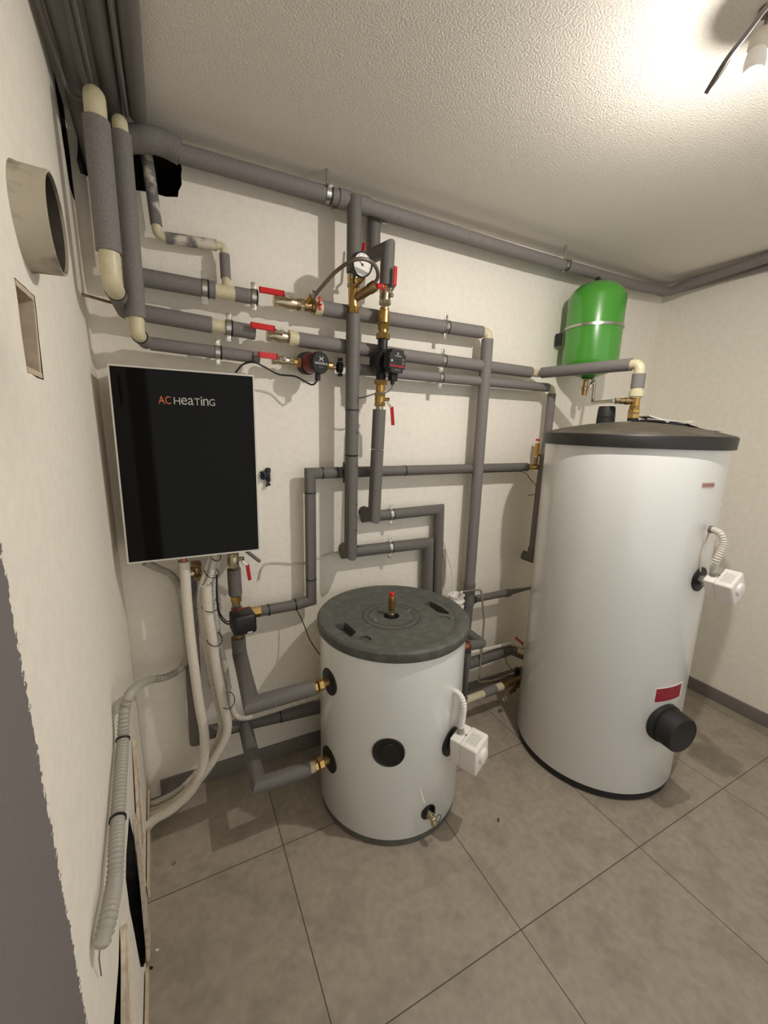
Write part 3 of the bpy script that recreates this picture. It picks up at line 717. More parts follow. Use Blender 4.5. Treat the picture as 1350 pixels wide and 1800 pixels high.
obj('coupling', B().lathe(aty(888, 1043, yR), XD, [(0, .018), (.003, .022), (.012, .022), (.014, .0205), (.03, .0205), (.033, .017)], 18), M_foamd, tH)

# ---------------------------------------------------------------- pipe from the middle row out to the tall tank
ca = r2(944); fit = V((1.712, -.55, 1.762))
dT = (fit-ca); dTn = dT.normalized()
tT = pipe('insulated_pipe', 'grey pipe slanting out before the green vessel to the tall tank', [
    ('foam_sleeve', M_foam, [ca+dTn*.03, fit-dTn*.035], .0255),
    ('elbow_fitting', M_cream, [fit-dTn*.06, fit, fit-UPV*.06], .0195, dict(fillet=.035)),
    ('foam_sleeve', M_foam, [fit-UPV*.04, fit-UPV*.095], .0245),
    ('union_fitting', M_cream, [fit-UPV*.095, fit-UPV*.135], .022)], 'grey insulated wall pipes')
obj('union_ring', B().band(fit-UPV*.118, UPV, .02, .0275, .022, 20), M_cream, tT, sharp=.2)
zb_ = 1.537
t = thing('brass_tee', (fit.x, fit.y, zb_), 'tall brass tee standing on the lid of the tall tank', 'fitting')
obj('thread', B().cyl((fit.x, fit.y, zb_-.002), (fit.x, fit.y, zb_+.01), .02), M_black, t)
obj('lower_nut', B().hexn((fit.x, fit.y, zb_+.008), (fit.x, fit.y, zb_+.028), .0235), M_brass, t)
obj('upper_nut', B().hexn((fit.x, fit.y, zb_+.03), (fit.x, fit.y, zb_+.046), .024), M_brass, t)
obj('body', B().lathe((fit.x, fit.y, zb_+.045), UPV, [(0, .0165), (.012, .019), (.014, .017), (.045, .0175), (.047, .02), (.058, .02), (.06, .017), (.085, .018), (.087, .015), (.095, .015)], 22), M_brass, t)
arm = V((fit.x, fit.y, zb_+.078)); dv = V((-.8, .55, .0)).normalized()
armend = arm+dv*.06
obj('side_branch', B().lathe(arm, dv, [(0, .0125), (.024, .0125), (.025, .0145), (.04, .0145), (.041, .012), (.06, .012)], 16), M_brassd, t)
obj('compression_nut', B().hexn(armend, armend+dv*.02, .0135), M_nickel, t)

# ---------------------------------------------------------------- green expansion vessel
EX = V((1.897, -.168, 0)); ER = .129
t = thing('expansion_vessel', (EX.x, -.02, 1.98), 'green expansion vessel with a steel seam band on the back wall', 'tank')
zt, zl = 2.20, 1.755
prof = []
for k in range(9):
    a_ = math.pi/2*k/8; prof.append((zl+.075*(1-math.cos(a_)), max(.03, ER*math.sin(a_))))
prof.append((zt-.085, ER))
for k in range(1, 10):
    a_ = math.pi/2*k/9; prof.append((zt-.085+.085*math.sin(a_), max(.002, ER*math.cos(a_))))
obj('shell', B().lathe((EX.x, EX.y, 0), UPV, prof, 48), M_green, t)
zs = 1.985
obj('seam_band', B().band((EX.x, EX.y, zs), UPV, ER-.002, ER+.0045, .012, 48), M_steel, t)
obj('band_clip', B().box((EX.x+ER*.93, EX.y-ER*.40, zs), (.02, .014, .02), bev=.003), M_steel, t)
obj('air_valve_cap', B().lathe((EX.x-.01, EX.y, zt-.003), UPV, [(0, .016), (.012, .013), (.022, .006)], 14), M_black, t)
obj('connection_flange', B().lathe((EX.x, EX.y, zl-.012), UPV, [(0, .038), (.004, .041), (.012, .026)], 28), M_chrome, t)
obj('wall_bracket', B().box((EX.x-.08, -.03, 1.95), (.012, .036, .06), bev=.003), M_black, t)
obj('drain_nipple', B().lathe((EX.x-.012, EX.y, zl-.085), UPV, [(0, .013), (.02, .013), (.022, .0155), (.04, .0155), (.042, .012), (.074, .012)], 16), M_brassd, t)
kp = aty(1045, 672, EX.y)
cend = armend+dv*.02
pipe('steel_capillary_pipe', 'bent chrome pipe from the green vessel to the brass tee', [('tube', M_steel, [kp+V((-.03, .0, -.03)), kp+V((-.022, 0, -.004)), kp+V((.002, 0, .0)), aty(1041, 708, -.19), cend], .008, dict(n=12, fillet=.022))], cat='pipe')

# ---------------------------------------------------------------- tall white tank
BC = (1.72, -.55); BR = .333; BH = 1.44
t = thing('hot_water_tank', (BC[0], BC[1], 0), 'tall white cylindrical hot water tank with a black rim', 'tank')
obj('body', B().lathe((BC[0], BC[1], 0), UPV, [(.035, BR-.004), (.04, BR), (BH, BR)], 96), M_tank, t)
obj('base_ring', B().lathe((BC[0], BC[1], 0), UPV, [(.004, BR-.012), (.006, BR-.006), (.036, BR-.006)], 64), M_rubber, t)
obj('rim', B().lathe((BC[0], BC[1], 0), UPV, [(BH-.006, BR+.001), (BH-.006, BR+.013), (BH+.035, BR+.015), (BH+.04, BR+.012)], 96), M_rim, t)
obj('domed_lid', B().lathe((BC[0], BC[1], 0), UPV, [(BH+.037, BR+.013), (BH+.043, BR+.008), (BH+.062, BR*.8), (BH+.08, BR*.5), (BH+.09, BR*.25), (BH+.093, .01)], 64), M_dome, t)
def bcyl(px, py): return atcyl(px, py, BC, BR)
def curved_label(nm, px4, c, r, m, parent, off=.0012, th=.0008):
    """thin sticker wrapped on the cylinder between two side pixels"""
    (p0, n0), (p1, n1), z0, z1 = px4
    a0 = math.atan2(n0.y, n0.x); a1 = math.atan2(n1.y, n1.x); b = B(); K = 14; rg = []
    for k in range(K+1):
        a = a0+(a1-a0)*k/K; e = V((math.cos(a), math.sin(a), 0)); cc = V((c[0], c[1], 0))
        rg.append([b.bm.verts.new(cc+e*(r+o)+UPV*z) for o, z in ((-.001, z0), (off, z0), (off, z1), (-.001, z1))])
    b.skin(rg); return obj(nm, b, m, parent)
p0, p1 = bcyl(1152, 1223), bcyl(1197, 1205)
curved_label('warning_label', (p0, p1, p0[0].z-.0285, p0[0].z+.0285), BC, BR, M_red_label, t)
curved_label('label_border', (bcyl(1150.5, 1223), bcyl(1198.5, 1205), p0[0].z-.0315, p0[0].z+.0315), BC, BR, M_paper, t, off=.0007)
p0, p1 = bcyl(1234, 853), bcyl(1255, 852)
bd = curved_label('maker_badge', (p0, p1, p0[0].z-.0085, p0[0].z+.0085), BC, BR, mat('red_grey_badge', (184, 146, 138), .5), t)
tn = (p0[1]+p1[1]).normalized(); tu = V((-tn.y, tn.x, 0)); mid = (p0[0]+p1[0])/2; wd = (p1[0]-p0[0]).length
obj('maker_lettering', text('x', 'DZ DRAŽICE', mid-tu*wd*.46+tn*.0055-UPV*.004, tu, UPV, wd*.92, 0, bd, height=.0095), M_redd, bd)
# lid cap and anode on the tall tank
dcz = lambda x, y: BH+.093-.05*((V((x-BC[0], y-BC[1], 0)).length/BR)**2)
cpos = atz(1064, 741, 1.53) if False else aty(1064, 741, -.45)
cpos = V((cpos.x, cpos.y, dcz(cpos.x, cpos.y)-.004))
obj('anode_cap', B().lathe(cpos, UPV, [(0, .036), (.024, .036), (.026, .034), (.028, .036), (.066, .033), (.072, .030)], 28), M_rubber, t)
# flange cover (big black plug) on the front right
pf, nf_ = bcyl(1166, 1269)
obj('flange_cover', B().lathe(pf-nf_*.006, nf_, [(0, .080), (.022, .078), (.024, .07), (.03, .07), (.032, .074), (.082, .072), (.088, .067), (.085, .062)], 44), M_rubber, t)
# thermostat/heater box on the right
def heater_box(p, n, label, s=1.0, stub=.03, hexm=None, zoff=0, roll=0):
    n = V(n).normalized(); u = V((-n.y, n.x, 0)).normalized(); p = V(p)
    up = (UPV*math.cos(roll)-u*math.sin(roll)); u = (u*math.cos(roll)+UPV*math.sin(roll))
    t = thing('immersion_heater', p, label, 'heater')
    obj('nut', B().hexn(p-n*.004, p+n*stub, .025*s), hexm or M_steel, t)
    c = p+n*(stub+.055*s)+UPV*zoff
    obj('rear_housing', B().box(c-n*.033*s, (.04*s, .092*s, .104*s), n, u, bev=.005), M_white, t)
    fh = obj('front_housing', B().box(c+n*.018*s, (.066*s, .098*s, .108*s), n, u, bev=.007), M_white, t)
    obj('thermostat_knob', B().lathe(c+n*.05*s, n, [(0, .028*s), (.010*s, .026*s), (.012*s, .022*s)], 24), M_white, t)
    tc = c+n*.02*s+up*.0542*s
    lab = obj('rating_label', B().box(tc, (.042*s, .06*s, .0008), n, u), M_paper, fh)
    pr = B()
    for k in range(6):
        x_ = -.026*s
        while x_ < .020*s:
            wl = random.uniform(.004, .011)*s; pr.box(tc+up*.0006+n*(-.016*s+k*.0062*s)+u*(x_+wl/2), (.0013*s, wl, .0004), n, u); x_ += wl+.004*s
    obj('label_print', pr, M_print, lab)
    obj('label_screw', B().lathe(c-n*.012*s+up*.0535*s, up, [(0, .004*s), (.001, .003*s)], 10), M_graycable, fh)
    g = c-n*.034*s+up*.05*s
    obj('cable_gland', B().lathe(g, up, [(0, .014*s), (.004, .014*s), (.006, .012*s), (.024*s, .012*s)], 18), M_conduitg, t)
    return t, g+up*.02*s, n, up
pf, nf_ = bcyl(1229, 1018)
obj('sensor_well_cover', B().lathe(pf-nf_*.008, nf_, [(0, .047), (.012, .047), (.013, .044)], 32), M_black, t)
tb, gl, n, gup = heater_box(pf, nf_, 'white thermostat box on the right side of the tall tank', s=.86, stub=.032, zoff=.004, roll=.6)
gt = aty(1266, 945, gl.y)
pipe('corrugated_conduit', 'grey corrugated conduit arching over the thermostat box of the tall tank', [
    ('hose', M_conduit, [gl, gl+gup*.03+UPV*.02+n*.012, gl+UPV*.1+n*.016, gl+UPV*.135+n*.004, gl+UPV*.145-n*.018, gl+UPV*.146-n*.03], .0125, dict(smooth=True, corr=.0085, n=14)),
    ('cable_end', M_offw, [gl+UPV*.146-n*.03]+[q[0]+q[1]*.005 for q in (bcyl(1236, 955), bcyl(1230, 980), bcyl(1228, 1004))], .0035, dict(smooth=True, n=8)),
    ('dark_collar', M_graycable, [gl+UPV*.146-n*.024, gl+UPV*.146-n*.033], .0135)], cat='conduit')
# papers on the lid
def paper(name, x, y, w, h, rot, lift, label, m=M_paper, th=.002, curl=.0):
    c = V((x, y, dcz(x, y)+lift)); t = thing(name, c, label, 'paper', 'loose papers on the tall tank'); b = B()
    cr, sr = math.cos(rot), math.sin(rot); K = 8; rg = []
    for k in range(K+1):
        f = k/K-.5; rg.append([])
        for q, dz in ((-.5, 0), (.5, 0), (.5, th), (-.5, th)):
            xx = x+cr*f*w-sr*q*h; yy = y+sr*f*w+cr*q*h
            rg[-1].append(b.bm.verts.new((xx, yy, dcz(xx, yy)+lift+dz+curl*(f*2)**2)))
    b.skin(rg); obj('sheet', b, m, t); return t
paper('booklet', 1.84, -.60, .2, .13, -.7, .002, 'dark booklet lying on the tall tank lid right of the brass tee', M_black, .008)
paper('folded_leaflet', 1.83, -.61, .17, .1, -.6, .012, 'white folded leaflet with a curled edge on the dark booklet', M_paper, .003, .012)
paper('loose_sheet', 1.90, -.72, .12, .1, -.9, .002, 'loose white sheet nearest the right edge of the tank lid', M_paper, .001, .01)
paper('loose_sheet', 1.755, -.63, .09, .06, .3, .004, 'crumpled white sheet beside the foot of the brass tee', M_paper, .002, .008)

# ---------------------------------------------------------------- low white tank
SC = (.728, -.335); SR = .2825; SH = .775
t = thing('buffer_tank', (SC[0], SC[1], 0), 'low white cylindrical buffer tank with a grey recessed lid', 'tank')
obj('body', B().lathe((SC[0], SC[1], 0), UPV, [(.026, SR-.003), (.03, SR), (SH-.04, SR)], 96), M_tank, t)
obj('base_ring', B().lathe((SC[0], SC[1], 0), UPV, [(.002, SR-.006), (.004, SR-.002), (.028, SR-.002)], 64), M_lid, t)
lid = obj('lid', B().lathe((SC[0], SC[1], 0), UPV, [(SH-.042, SR-.01), (SH-.042, SR+.006), (SH-.036, SR+.011), (SH-.008, SR+.011), (SH, SR+.004), (SH, SR-.032), (SH-.009, SR-.045)], 96, cap=False), M_lid, t)
zl_ = SH-.009
def l2d(px, py): q = atz(px, py, zl_); return (q.x, q.y)
def circ(c, r, n=24): return [(c[0]+r*math.cos(2*math.pi*i/n), c[1]+r*math.sin(2*math.pi*i/n)) for i in range(n)]
well1 = [l2d(*q) for q in ((583, 1099), (607, 1094), (617, 1102), (626, 1111), (613, 1123), (597, 1111))]
well2 = [l2d(*q) for q in ((744, 1061), (756, 1057), (775, 1066), (790, 1077), (787, 1080), (769, 1076), (758, 1068))]
k1 = l2d(642, 1123); k2 = l2d(782, 1087)
cen = l2d(688, 1082)
b = B().holed(circ(SC, SR-.0445, 96), [well1, well2, circ(k1, .021), circ(k2, .02), circ(cen, .031, 32)], lambda x, y: V((x, y, zl_)), (0, 0, -1), [.03, .03, .008, .004, .012])
obj('lid_plate', b, [M_lid, M_lid], t)
obj('center_hole_lining', B().lathe((cen[0], cen[1], zl_-.0115), UPV, [(0, .030), (.001, .030)], 28), M_black, t)
for r_ in (.088, .112): obj('lid_ring', B().torus((cen[0], cen[1], zl_-.0004), UPV, r_, .0013, 64, 6), M_rim, t)
for q in ((660, 1089), (719, 1073)): obj('lid_screw', B().lathe(atz(*q, zl_), UPV, [(0, .006), (.002, .005)], 12), M_steel, t)
vb = V((cen[0], cen[1], zl_-.011))
tv = thing('air_vent_valve', vb, 'brass air valve with a red cap in the middle of the low tank lid', 'valve')
obj('nipple', B().lathe(vb, UPV, [(0, .011), (.006, .011), (.007, .014), (.02, .014), (.021, .0115), (.035, .0115)], 18), M_nickel, tv)
obj('barrel', B().lathe(vb+UPV*.034, UPV, [(0, .011), (.004, .0135), (.05, .0142), (.058, .0135), (.06, .011)], 20), M_brass, tv)
obj('red_cap', B().cyl(vb+UPV*.093, vb+UPV*.106, .0112, bev=.002), M_red, tv)
def scyl(px, py): return atcyl(px, py, SC, SR)
p, n = scyl(683, 1323)
obj('port_plug', B().lathe(p-n*.006, n, [(0, .056), (.008, .056), (.009, .053), (.0065, .049), (.0065, .034), (.0085, .033), (.0085, .002)], 40), M_black, t)
# ports on the left
ports = {}
for nm, z in (('u', aty(572, 1197, -.37).z), ('d', aty(570, 1334, -.37).z)):
    an = math.radians(189); n = V((math.cos(an), math.sin(an), 0)); p = V((SC[0], SC[1], z))+n*SR
    obj('port_rosette', B().lathe(p-n*.008, n, [(0, .049), (.0095, .049), (.011, .046)], 32), M_black, t); ports[nm] = (p, n)
# heater on the right-front of low tank
p, n = scyl(792, 1303)
obj('heater_rosette', B().lathe(p-n*.01, n, [(0, .053), (.014, .053), (.016, .050)], 36), M_black, t)
th, gl, n_, u_ = heater_box(p, n, 'white thermostat box on the right side of the low tank', s=1.0, stub=.02, roll=.12, zoff=.012)
HBOX = (gl, n_)
pipe('corrugated_conduit', 'white corrugated conduit rising from the thermostat box of the low tank', [('hose', M_white, [gl, gl+UPV*.05+n_*.004, gl+UPV*.1+n_*.004, gl+UPV*.125-n_*.006+V((0, .012, 0)), gl+UPV*.115+V((-.01, .05, 0)), gl+UPV*.05+V((-.02, .085, 0)), gl+UPV*-.05+V((-.02, .1, 0))], .0115, dict(smooth=True, corr=.0085, n=14))], cat='conduit')
# drain tap at the foot
p, n = scyl(752, 1427)
obj('drain_rosette', B().lathe(p-n*.006, n, [(0, .029), (.008, .029), (.009, .026)], 30), M_black, t)
td = thing('drain_tap', p, 'small nickel drain tap with a ring at the foot of the low tank', 'tap')
obj('body', B().lathe(p, n, [(0, .012), (.012, .012), (.013, .0145), (.020, .0145), (.021, .0105), (.03, .0105), (.031, .0125), (.04, .0125), (.043, .009)], 18), M_nickel, td)
obj('tail', B().tube([p+n*.03, p+n*.036-UPV*.008, p+n*.038-UPV*.018], .0105, 14, fillet=.008), M_nickel, td)
obj('pull_ring', B().torus(p+n*.036+V((.020, 0, -.003)), V((.2, -1, .1)), .013, .0013, 24, 6), M_black, td)
obj('strap', B().box(p+n*.01+V((.018, 0, .012)), (.006, .014, .03), bev=.002), M_black, td)

# pipes into the left ports
def port_conn(p, n, label):
    t = thing('brass_union', p, label, 'fitting', 'brass unions on the low tank')
    obj('tail', B().cyl(p-n*.003, p+n*.03, .0165), M_brassd, t)
    obj('nut', B().hexn(p+n*.026, p+n*.046, .0225), M_brass, t); obj('collar', B().hexn(p+n*.05, p+n*.064, .0205), M_brass, t)
    return p+n*.062
pu, nu = ports['u']; pd, nd = ports['d']
qu = port_conn(pu, nu, 'brass union at the upper left port of the low tank')
qd = port_conn(pd, nd, 'brass union at the lower left port of the low tank')

# ---------------------------------------------------------------- black wall unit
t = thing('heat_pump_indoor_unit', (.055, -.1, 1.045), 'black glass-fronted wall unit lettered in orange and grey', 'wall unit')
x0, x1_, z0, z1 = -.147, .2545, 1.045, 1.637; yF = -.2
obj('housing', B().box(((x0+x1_)/2, (yF+.004)/2-.004, (z0+z1)/2), (x1_-x0-.006, -yF-.012, z1-z0-.006)), M_alu, t)
gp_ = obj('front_panel', B().box(((x0+x1_)/2, yF+.004, (z0+z1)/2), (x1_-x0-.008, .008, z1-z0-.008)), M_glass, t)
fb = B()
w = .0045
for (cx, cz_, sx, sz) in (((x0+x1_)/2, z1-w/2, x1_-x0, w), ((x0+x1_)/2, z0+w/2, x1_-x0, w), (x0+w/2, (z0+z1)/2, w, z1-z0-2*w), (x1_-w/2, (z0+z1)/2, w, z1-z0-2*w)):
    fb.box((cx, yF+.003, cz_), (sx, .014, sz))
obj('edge_frame', fb, M_alu, t)
lu = aty(279, 712, yF-.0005); lr = aty(378, 711, yF-.0005); z_ = (aty(279, 711, yF).z+aty(378, 712.5, yF).z)/2
xa, xb2 = aty(279, 711, yF).x, aty(301, 711, yF).x
hh = .021
obj('orange_lettering', text('x', 'AC', V((xa, yF-.0003, z_)), XD, UPV, xb2-xa, 0, gp_, height=hh*1.08), M_orange, gp_)
xs, xe = aty(306, 711, yF).x, aty(378, 711, yF).x
wts = [('H', 1.05), ('e', 1.0), ('a', .95), ('T', .95), ('i', .26), ('n', .92), ('G', 1.0)]; tot = sum(q for _, q in wts)+.14*6; x = xs; bs = []
for ch, wt in wts:
    cw = wt/tot*(xe-xs); hgt = hh*1.28 if ch == 'i' else hh
    bs.append(text('x', ch, V((x, yF-.0003, z_)), XD, UPV, cw, 0, gp_, height=hgt)); x += cw+.14/tot*(xe-xs)
textobj('grey_lettering', bs, M_greyprint, gp_)

# tape-wrapped cable end poking out of the wall beside the unit
c = aty(468, 835, -.012); t = thing('taped_cable_bundle', c, 'lump of black tape and blue wire poking out beside the black unit', 'cable')
b = B()
for dx, dz, r in ((0, 0, .016), (.006, .016, .011), (-.012, -.004, .012), (.008, -.018, .010), (.012, .02, .006)): b.ball(c+V((dx, 0, dz)), r, (1, .7, 1.1), 10)
for q in b.bm.verts: q.co += V((random.uniform(-.002, .002), 0, random.uniform(-.002, .002)))
obj('tape_lump', b, M_rubber, t, sharp=.3)
obj('tape_tail', B().prism([c+V((.002, -.004, -.022)), c+V((-.006, -.006, -.047)), c+V((.016, -.006, -.04)), c+V((.007, -.004, -.02))], (0, .002, 0)), M_black, t)
obj('blue_wire', B().tube([c+V((-.022, .004, .01)), c+V((-.012, -.012, .012)), c+V((-.006, -.012, -.004)), c+V((-.014, -.006, -.016))], .004, 8, smooth=True), M_blue, t)

# ---------------------------------------------------------------- plumbing under the black unit
yu = -.1
U = lambda px, py, y=yu: aty(px, py, y)
ball_valve(U(410, 984), UPV, V((.1, -.05, -1)), V((1, -.15, .1)), 'nickel ball valve with hanging red lever under the right end of the unit', L=.055, r=.02, blen=.05, w=.007)
tq = pipe('insulated_pipe', 'short grey insulated drop between the unit valve and the black mixing valve', [
    ('foam_sleeve', M_foamd, [U(411, 1000), U(414, 1045)], .0245), ('bare_pipe', M_brassd, [U(411, 962), U(411, 1002)], .012)], 'grey insulated wall pipes')
t = thing('mixing_valve', U(427, 1090, -.13), 'black square three-way valve drive with brass ports under the unit', 'valve')
obj('top_nut', B().hexn(U(414.5, 1046), U(415, 1057), .022), M_brass, t); obj('top_neck', B().cyl(U(415, 1056), U(416, 1072), .016), M_nickel, t)
obj('valve_body', B().cyl(U(416, 1068), U(420, 1118), .021), M_brassd, t)
s0, s1 = U(440, 1077), U(459, 1074); obj('side_port', B().cyl(U(420, 1080), s0, .016), M_brassd, t); obj('side_nut', B().hexn(s0, s1, .0215), M_brass, t)
obj('bottom_nut', B().hexn(U(419, 1112), U(419.5, 1123), .021), M_brass, t)
dc = U(427, 1092, -.155); dn = V((.1, -1, -.02)).normalized(); du = XD; 
obj('drive_housing', B().box(dc, (.083, .075, .083), (1, .1, 0), (0, 0, 1), bev=.012), M_black, t)
obj('red_shroud', B().box(dc+YD*.03+UPV*.004, (.074, .07, .02), (1, .1, 0), (0, 0, 1), bev=.008), M_redd, t)
obj('drive_lettering', B().box(dc+V((.018, -.0425, -.027)), (.018, .0006, .0035)), M_whprint, t)
obj('dial_mark', B().torus(dc+V((0, -.0418, 0)), YD, .012, .0006, 24, 6), M_rim, t)
for k, o in enumerate((0, .008)):
    pipe('black_cable', ('upper' if k == 0 else 'lower')+' black lead bowing from the mixing valve drive to the conduit bundle', [('sheath', M_black, [dc+V((-.04, .02, .002-o*1.5)), U(398, 1092-k*-4, -.13), U(387, 1078+k*6, -.12), U(382, 1055, -.12), U(381, 1010, -.12)], .0024+.0008*k, dict(n=8, smooth=True))], cat='cable')
# slanting feed down to the upper port
c1 = V((0, 0, 0)); c1 = aty(443, 1240, qu.y)
c1 = V((c1.x, qu.y-.02, pu.z-.004))
c1 = aty(442, 1238, qu.y-.01); c1.z = (c1.z+pu.z)/2
tq = pipe('insulated_pipe', 'grey pipe from the mixing valve slanting forward to the upper port of the low tank', [
    ('foam_sleeve', M_foamd, [U(419, 1120), U(421, 1146)], .0265), ('foam_sleeve', M_foamd, [U(421, 1146), U(422, 1152), c1, qu], .0275)], 'grey insulated wall pipes')
for f in (.35, .9):
    pp = c1.lerp(qu, f)+V((0, -.0278, 0)); obj('wire_staple', B().tube([pp+UPV*.008, pp-UPV*.014], .0013, 6), M_steel, tq)
# return along the wall, with a branch to the lower port
yv = -.065
rt0 = aty(345, 1292, yv)
ret = lambda px: aty(px, 1292+(px-345)*(1243-1292)/(560-345), yv)
tz = pipe('insulated_pipe', 'dark grey return pipe along the wall behind the low tank', [
    ('foam_sleeve', M_foamd, [V((ret(345).x, yv, ret(345).z)), ret(430), ret(492)], .026), ('foam_sleeve', M_foamd, [ret(492), ret(560), V((1.0, yv, ret(560).z+.0))], .027)], 'grey insulated wall pipes')
rings(tz, M_black, [ret(492)], XD, .0268, .005)
tz = pipe('insulated_pipe', 'dark grey drop from the unit to the return pipe behind the white conduits', [
    ('foam_sleeve', M_foamd, [aty(332, 1010, yv), aty(338, 1150, yv), V((ret(345).x, yv, ret(345).z-.03))], .026)], 'grey insulated wall pipes')
c2 = aty(456, 1378, qd.y-.01)
c2 = c2.lerp(V((c2.x, qd.y, pd.z)), .5)
tz = pipe('insulated_pipe', 'grey branch slanting from the return pipe to the lower port of the low tank', [
    ('foam_sleeve', M_foamd, [ret(430), c2, c2.lerp(qd, .9)], .0265), ('bare_end', M_cream, [c2.lerp(qd, .88), qd], .0195)], 'grey insulated wall pipes')
# left inlet valve
t = ball_valve(aty(345, 1003, -.07), V((0, 0, 1)), V((-.55, -.1, 1)), V((-.5, -1, 0)), 'dark ball valve with red lever behind the white insulated tube', L=.035, r=.018, m=M_brassd, w=.008, blen=.06)
t = thing('grey_cable', aty(435, 968, -.1), 'short cut grey cable end sticking out below the unit', 'cable'); obj('sheath', B().tube([aty(425, 962, -.12), aty(440, 974, -.12), aty(457, 987, -.12)], .0065, 8, smooth=True), M_graycable, t)

# white insulated refrigerant tube on the left
yw1 = -.15
pipe('white_insulated_tube', 'single white insulated tube with a copper end curving down to the left wall', [
    ('copper_end', M_copper, [aty(323, 972, yw1), aty(323, 992, yw1)], .008),
    ('foam_jacket', M_whfoam, [aty(324, 987, yw1), aty(329, 1060, yw1), aty(336, 1130, yw1-.01), aty(349, 1230, yw1-.03), aty(359, 1290, yw1-.035), aty(357, 1345, yw1-.04), aty(340, 1385, yw1-.04), aty(305, 1420, -.19), aty(272, 1440, -.19), V((XL(-.2, .05)-.02, -.19, .035))], .0165, dict(smooth=True, n=16))], cat='tube', group='white tubes and conduits')
yw2 = -.16
bundle = [
    ('foam_jacket', M_whfoam, 'thick white insulated tube tied into the conduit bundle', [(363, 1030), (366, 1075), (373, 1120), (381, 1180), (393, 1240), (400, 1275), (393, 1305), (372, 1340), (345, 1375), (300, 1418), (262, 1437)], .0165, 0, -.165),
    ('hose', M_conduit, 'corrugated conduit on the left edge of the tied bundle', [(372, 972), (360, 1010), (352, 1040), (353, 1080), (364, 1150), (376, 1210), (388, 1265), (383, 1300), (360, 1340), (320, 1385), (280, 1408), (258, 1416)], .0118, .0085, -.13),
    ('hose', M_conduit, 'corrugated conduit in the middle of the tied bundle', [(378, 972), (370, 1012), (358, 1045), (360, 1090), (372, 1160), (386, 1225), (394, 1270), (386, 1308), (362, 1350), (322, 1395), (285, 1418), (258, 1427)], .0118, .0085, -.145),
    ('hose', M_conduit, 'corrugated conduit on the right edge of the tied bundle, turning along the wall pipe', [(384, 970), (379, 1005), (376, 1040), (379, 1080), (384, 1120), (394, 1165), (402, 1210), (407, 1240), (414, 1258), (432, 1262), (470, 1252), (520, 1236), (560, 1224), (600, 1212)], .0118, .0085, -.11),
]
for nm, m_, lab, pts, r, corr, yy in bundle:
    P3 = [aty(x, y, yy+max(0, i-4)/max(1, len(pts)-5)*(.02 if not corr else .04 if r < .5 and yy > -.14 else .03)) for i, (x, y) in enumerate(pts)]
    for p in P3: p.z = max(p.z, r+.004)
    if 'right edge' in lab: P3 = [aty(x, y, yy if i < 8 else -.095) for i, (x, y) in enumerate(pts)]; P3[-1].y = -.1
    pipe('corrugated_conduit' if corr else 'white_insulated_tube', lab, [(nm, m_, P3, r, dict(smooth=True, n=12, **(dict(corr=corr) if corr else {})))], 'white tubes and conduits', cat='conduit' if corr else 'tube')
t = None
for k, (a_, c_, yy, R_) in enumerate((((360, 1006), (385, 1008), -.15, .024), ((355, 1068), (385, 1064), -.155, .03), ((364, 1127), (391, 1124), -.16, .028), ((388, 1238), (413, 1230), -.16, .026), ((370, 977), (388, 978), -.135, .02))):
    pa, pc_ = aty(*a_, yy-.005), aty(*c_, yy-.005); mid = (pa+pc_)/2; hw = (pc_-pa).length/2; b = B(); pts = []
    for q in range(17):
        an = 2*math.pi*q/16; pts.append(mid+(pc_-pa).normalized()*hw*math.cos(an)+V((0, -1, -.25))*(.04*math.sin(an))+V((0, .012, 0)))
    lab = ('second tie from the top round the conduit bundle', 'black cable tie round the bundle level with the mixing valve top', 'black cable tie round the bundle level with the mixing valve foot', 'lowest black cable tie round the conduit bundle', 'black cable tie round the bundle tight under the unit')[k]
    t = thing('cable_tie', mid, lab, 'cable tie', 'black cable ties'); obj('strap', b.tube(pts, .0016, 6), M_black, t)
# grey conduit leaving the unit, down, then out along the left wall
ya = -.09
P3 = [aty(255, 988, -.1), aty(275, 998, ya), aty(300, 1010, ya), aty(316, 1035, ya), aty(322, 1075, ya), aty(328, 1120, ya), aty(330, 1150, ya), aty(318, 1175, ya), aty(292, 1190, ya-.01), aty(262, 1196, ya-.03)]
P3 += [atl(235, 1213, .045), atl(220, 1245, .028), atl(216, 1300, .02), atl(212, 1360, .02), atl(207, 1440, .02), atl(204, 1500, .022), atl(201, 1550, .022), atl(193, 1600, .022), atl(184, 1640, .018), atl(176, 1664, .012)]
tcn = pipe('corrugated_conduit', 'long grey corrugated conduit looping from the unit down the left wall', [('hose', M_conduitg, P3, .0135, dict(smooth=True, corr=.009, n=14))], 'white tubes and conduits', cat='conduit')
obj('frayed_wire', B().tube([P3[-1], atl(174, 1685, .008), atl(178, 1715, .004)], .001, 6), M_graycable, tcn)
for k, lab in ((12, 'upper black saddle tie on the grey conduit along the left wall'), (14, 'lower black saddle tie on the grey conduit along the left wall')):
    p = P3[k]; t = thing('cable_tie', p, lab, 'cable tie', 'black cable ties'); obj('strap', B().band(p, P3[k+1]-P3[k-1], .0132, .0152, .005, 20), M_black, t)
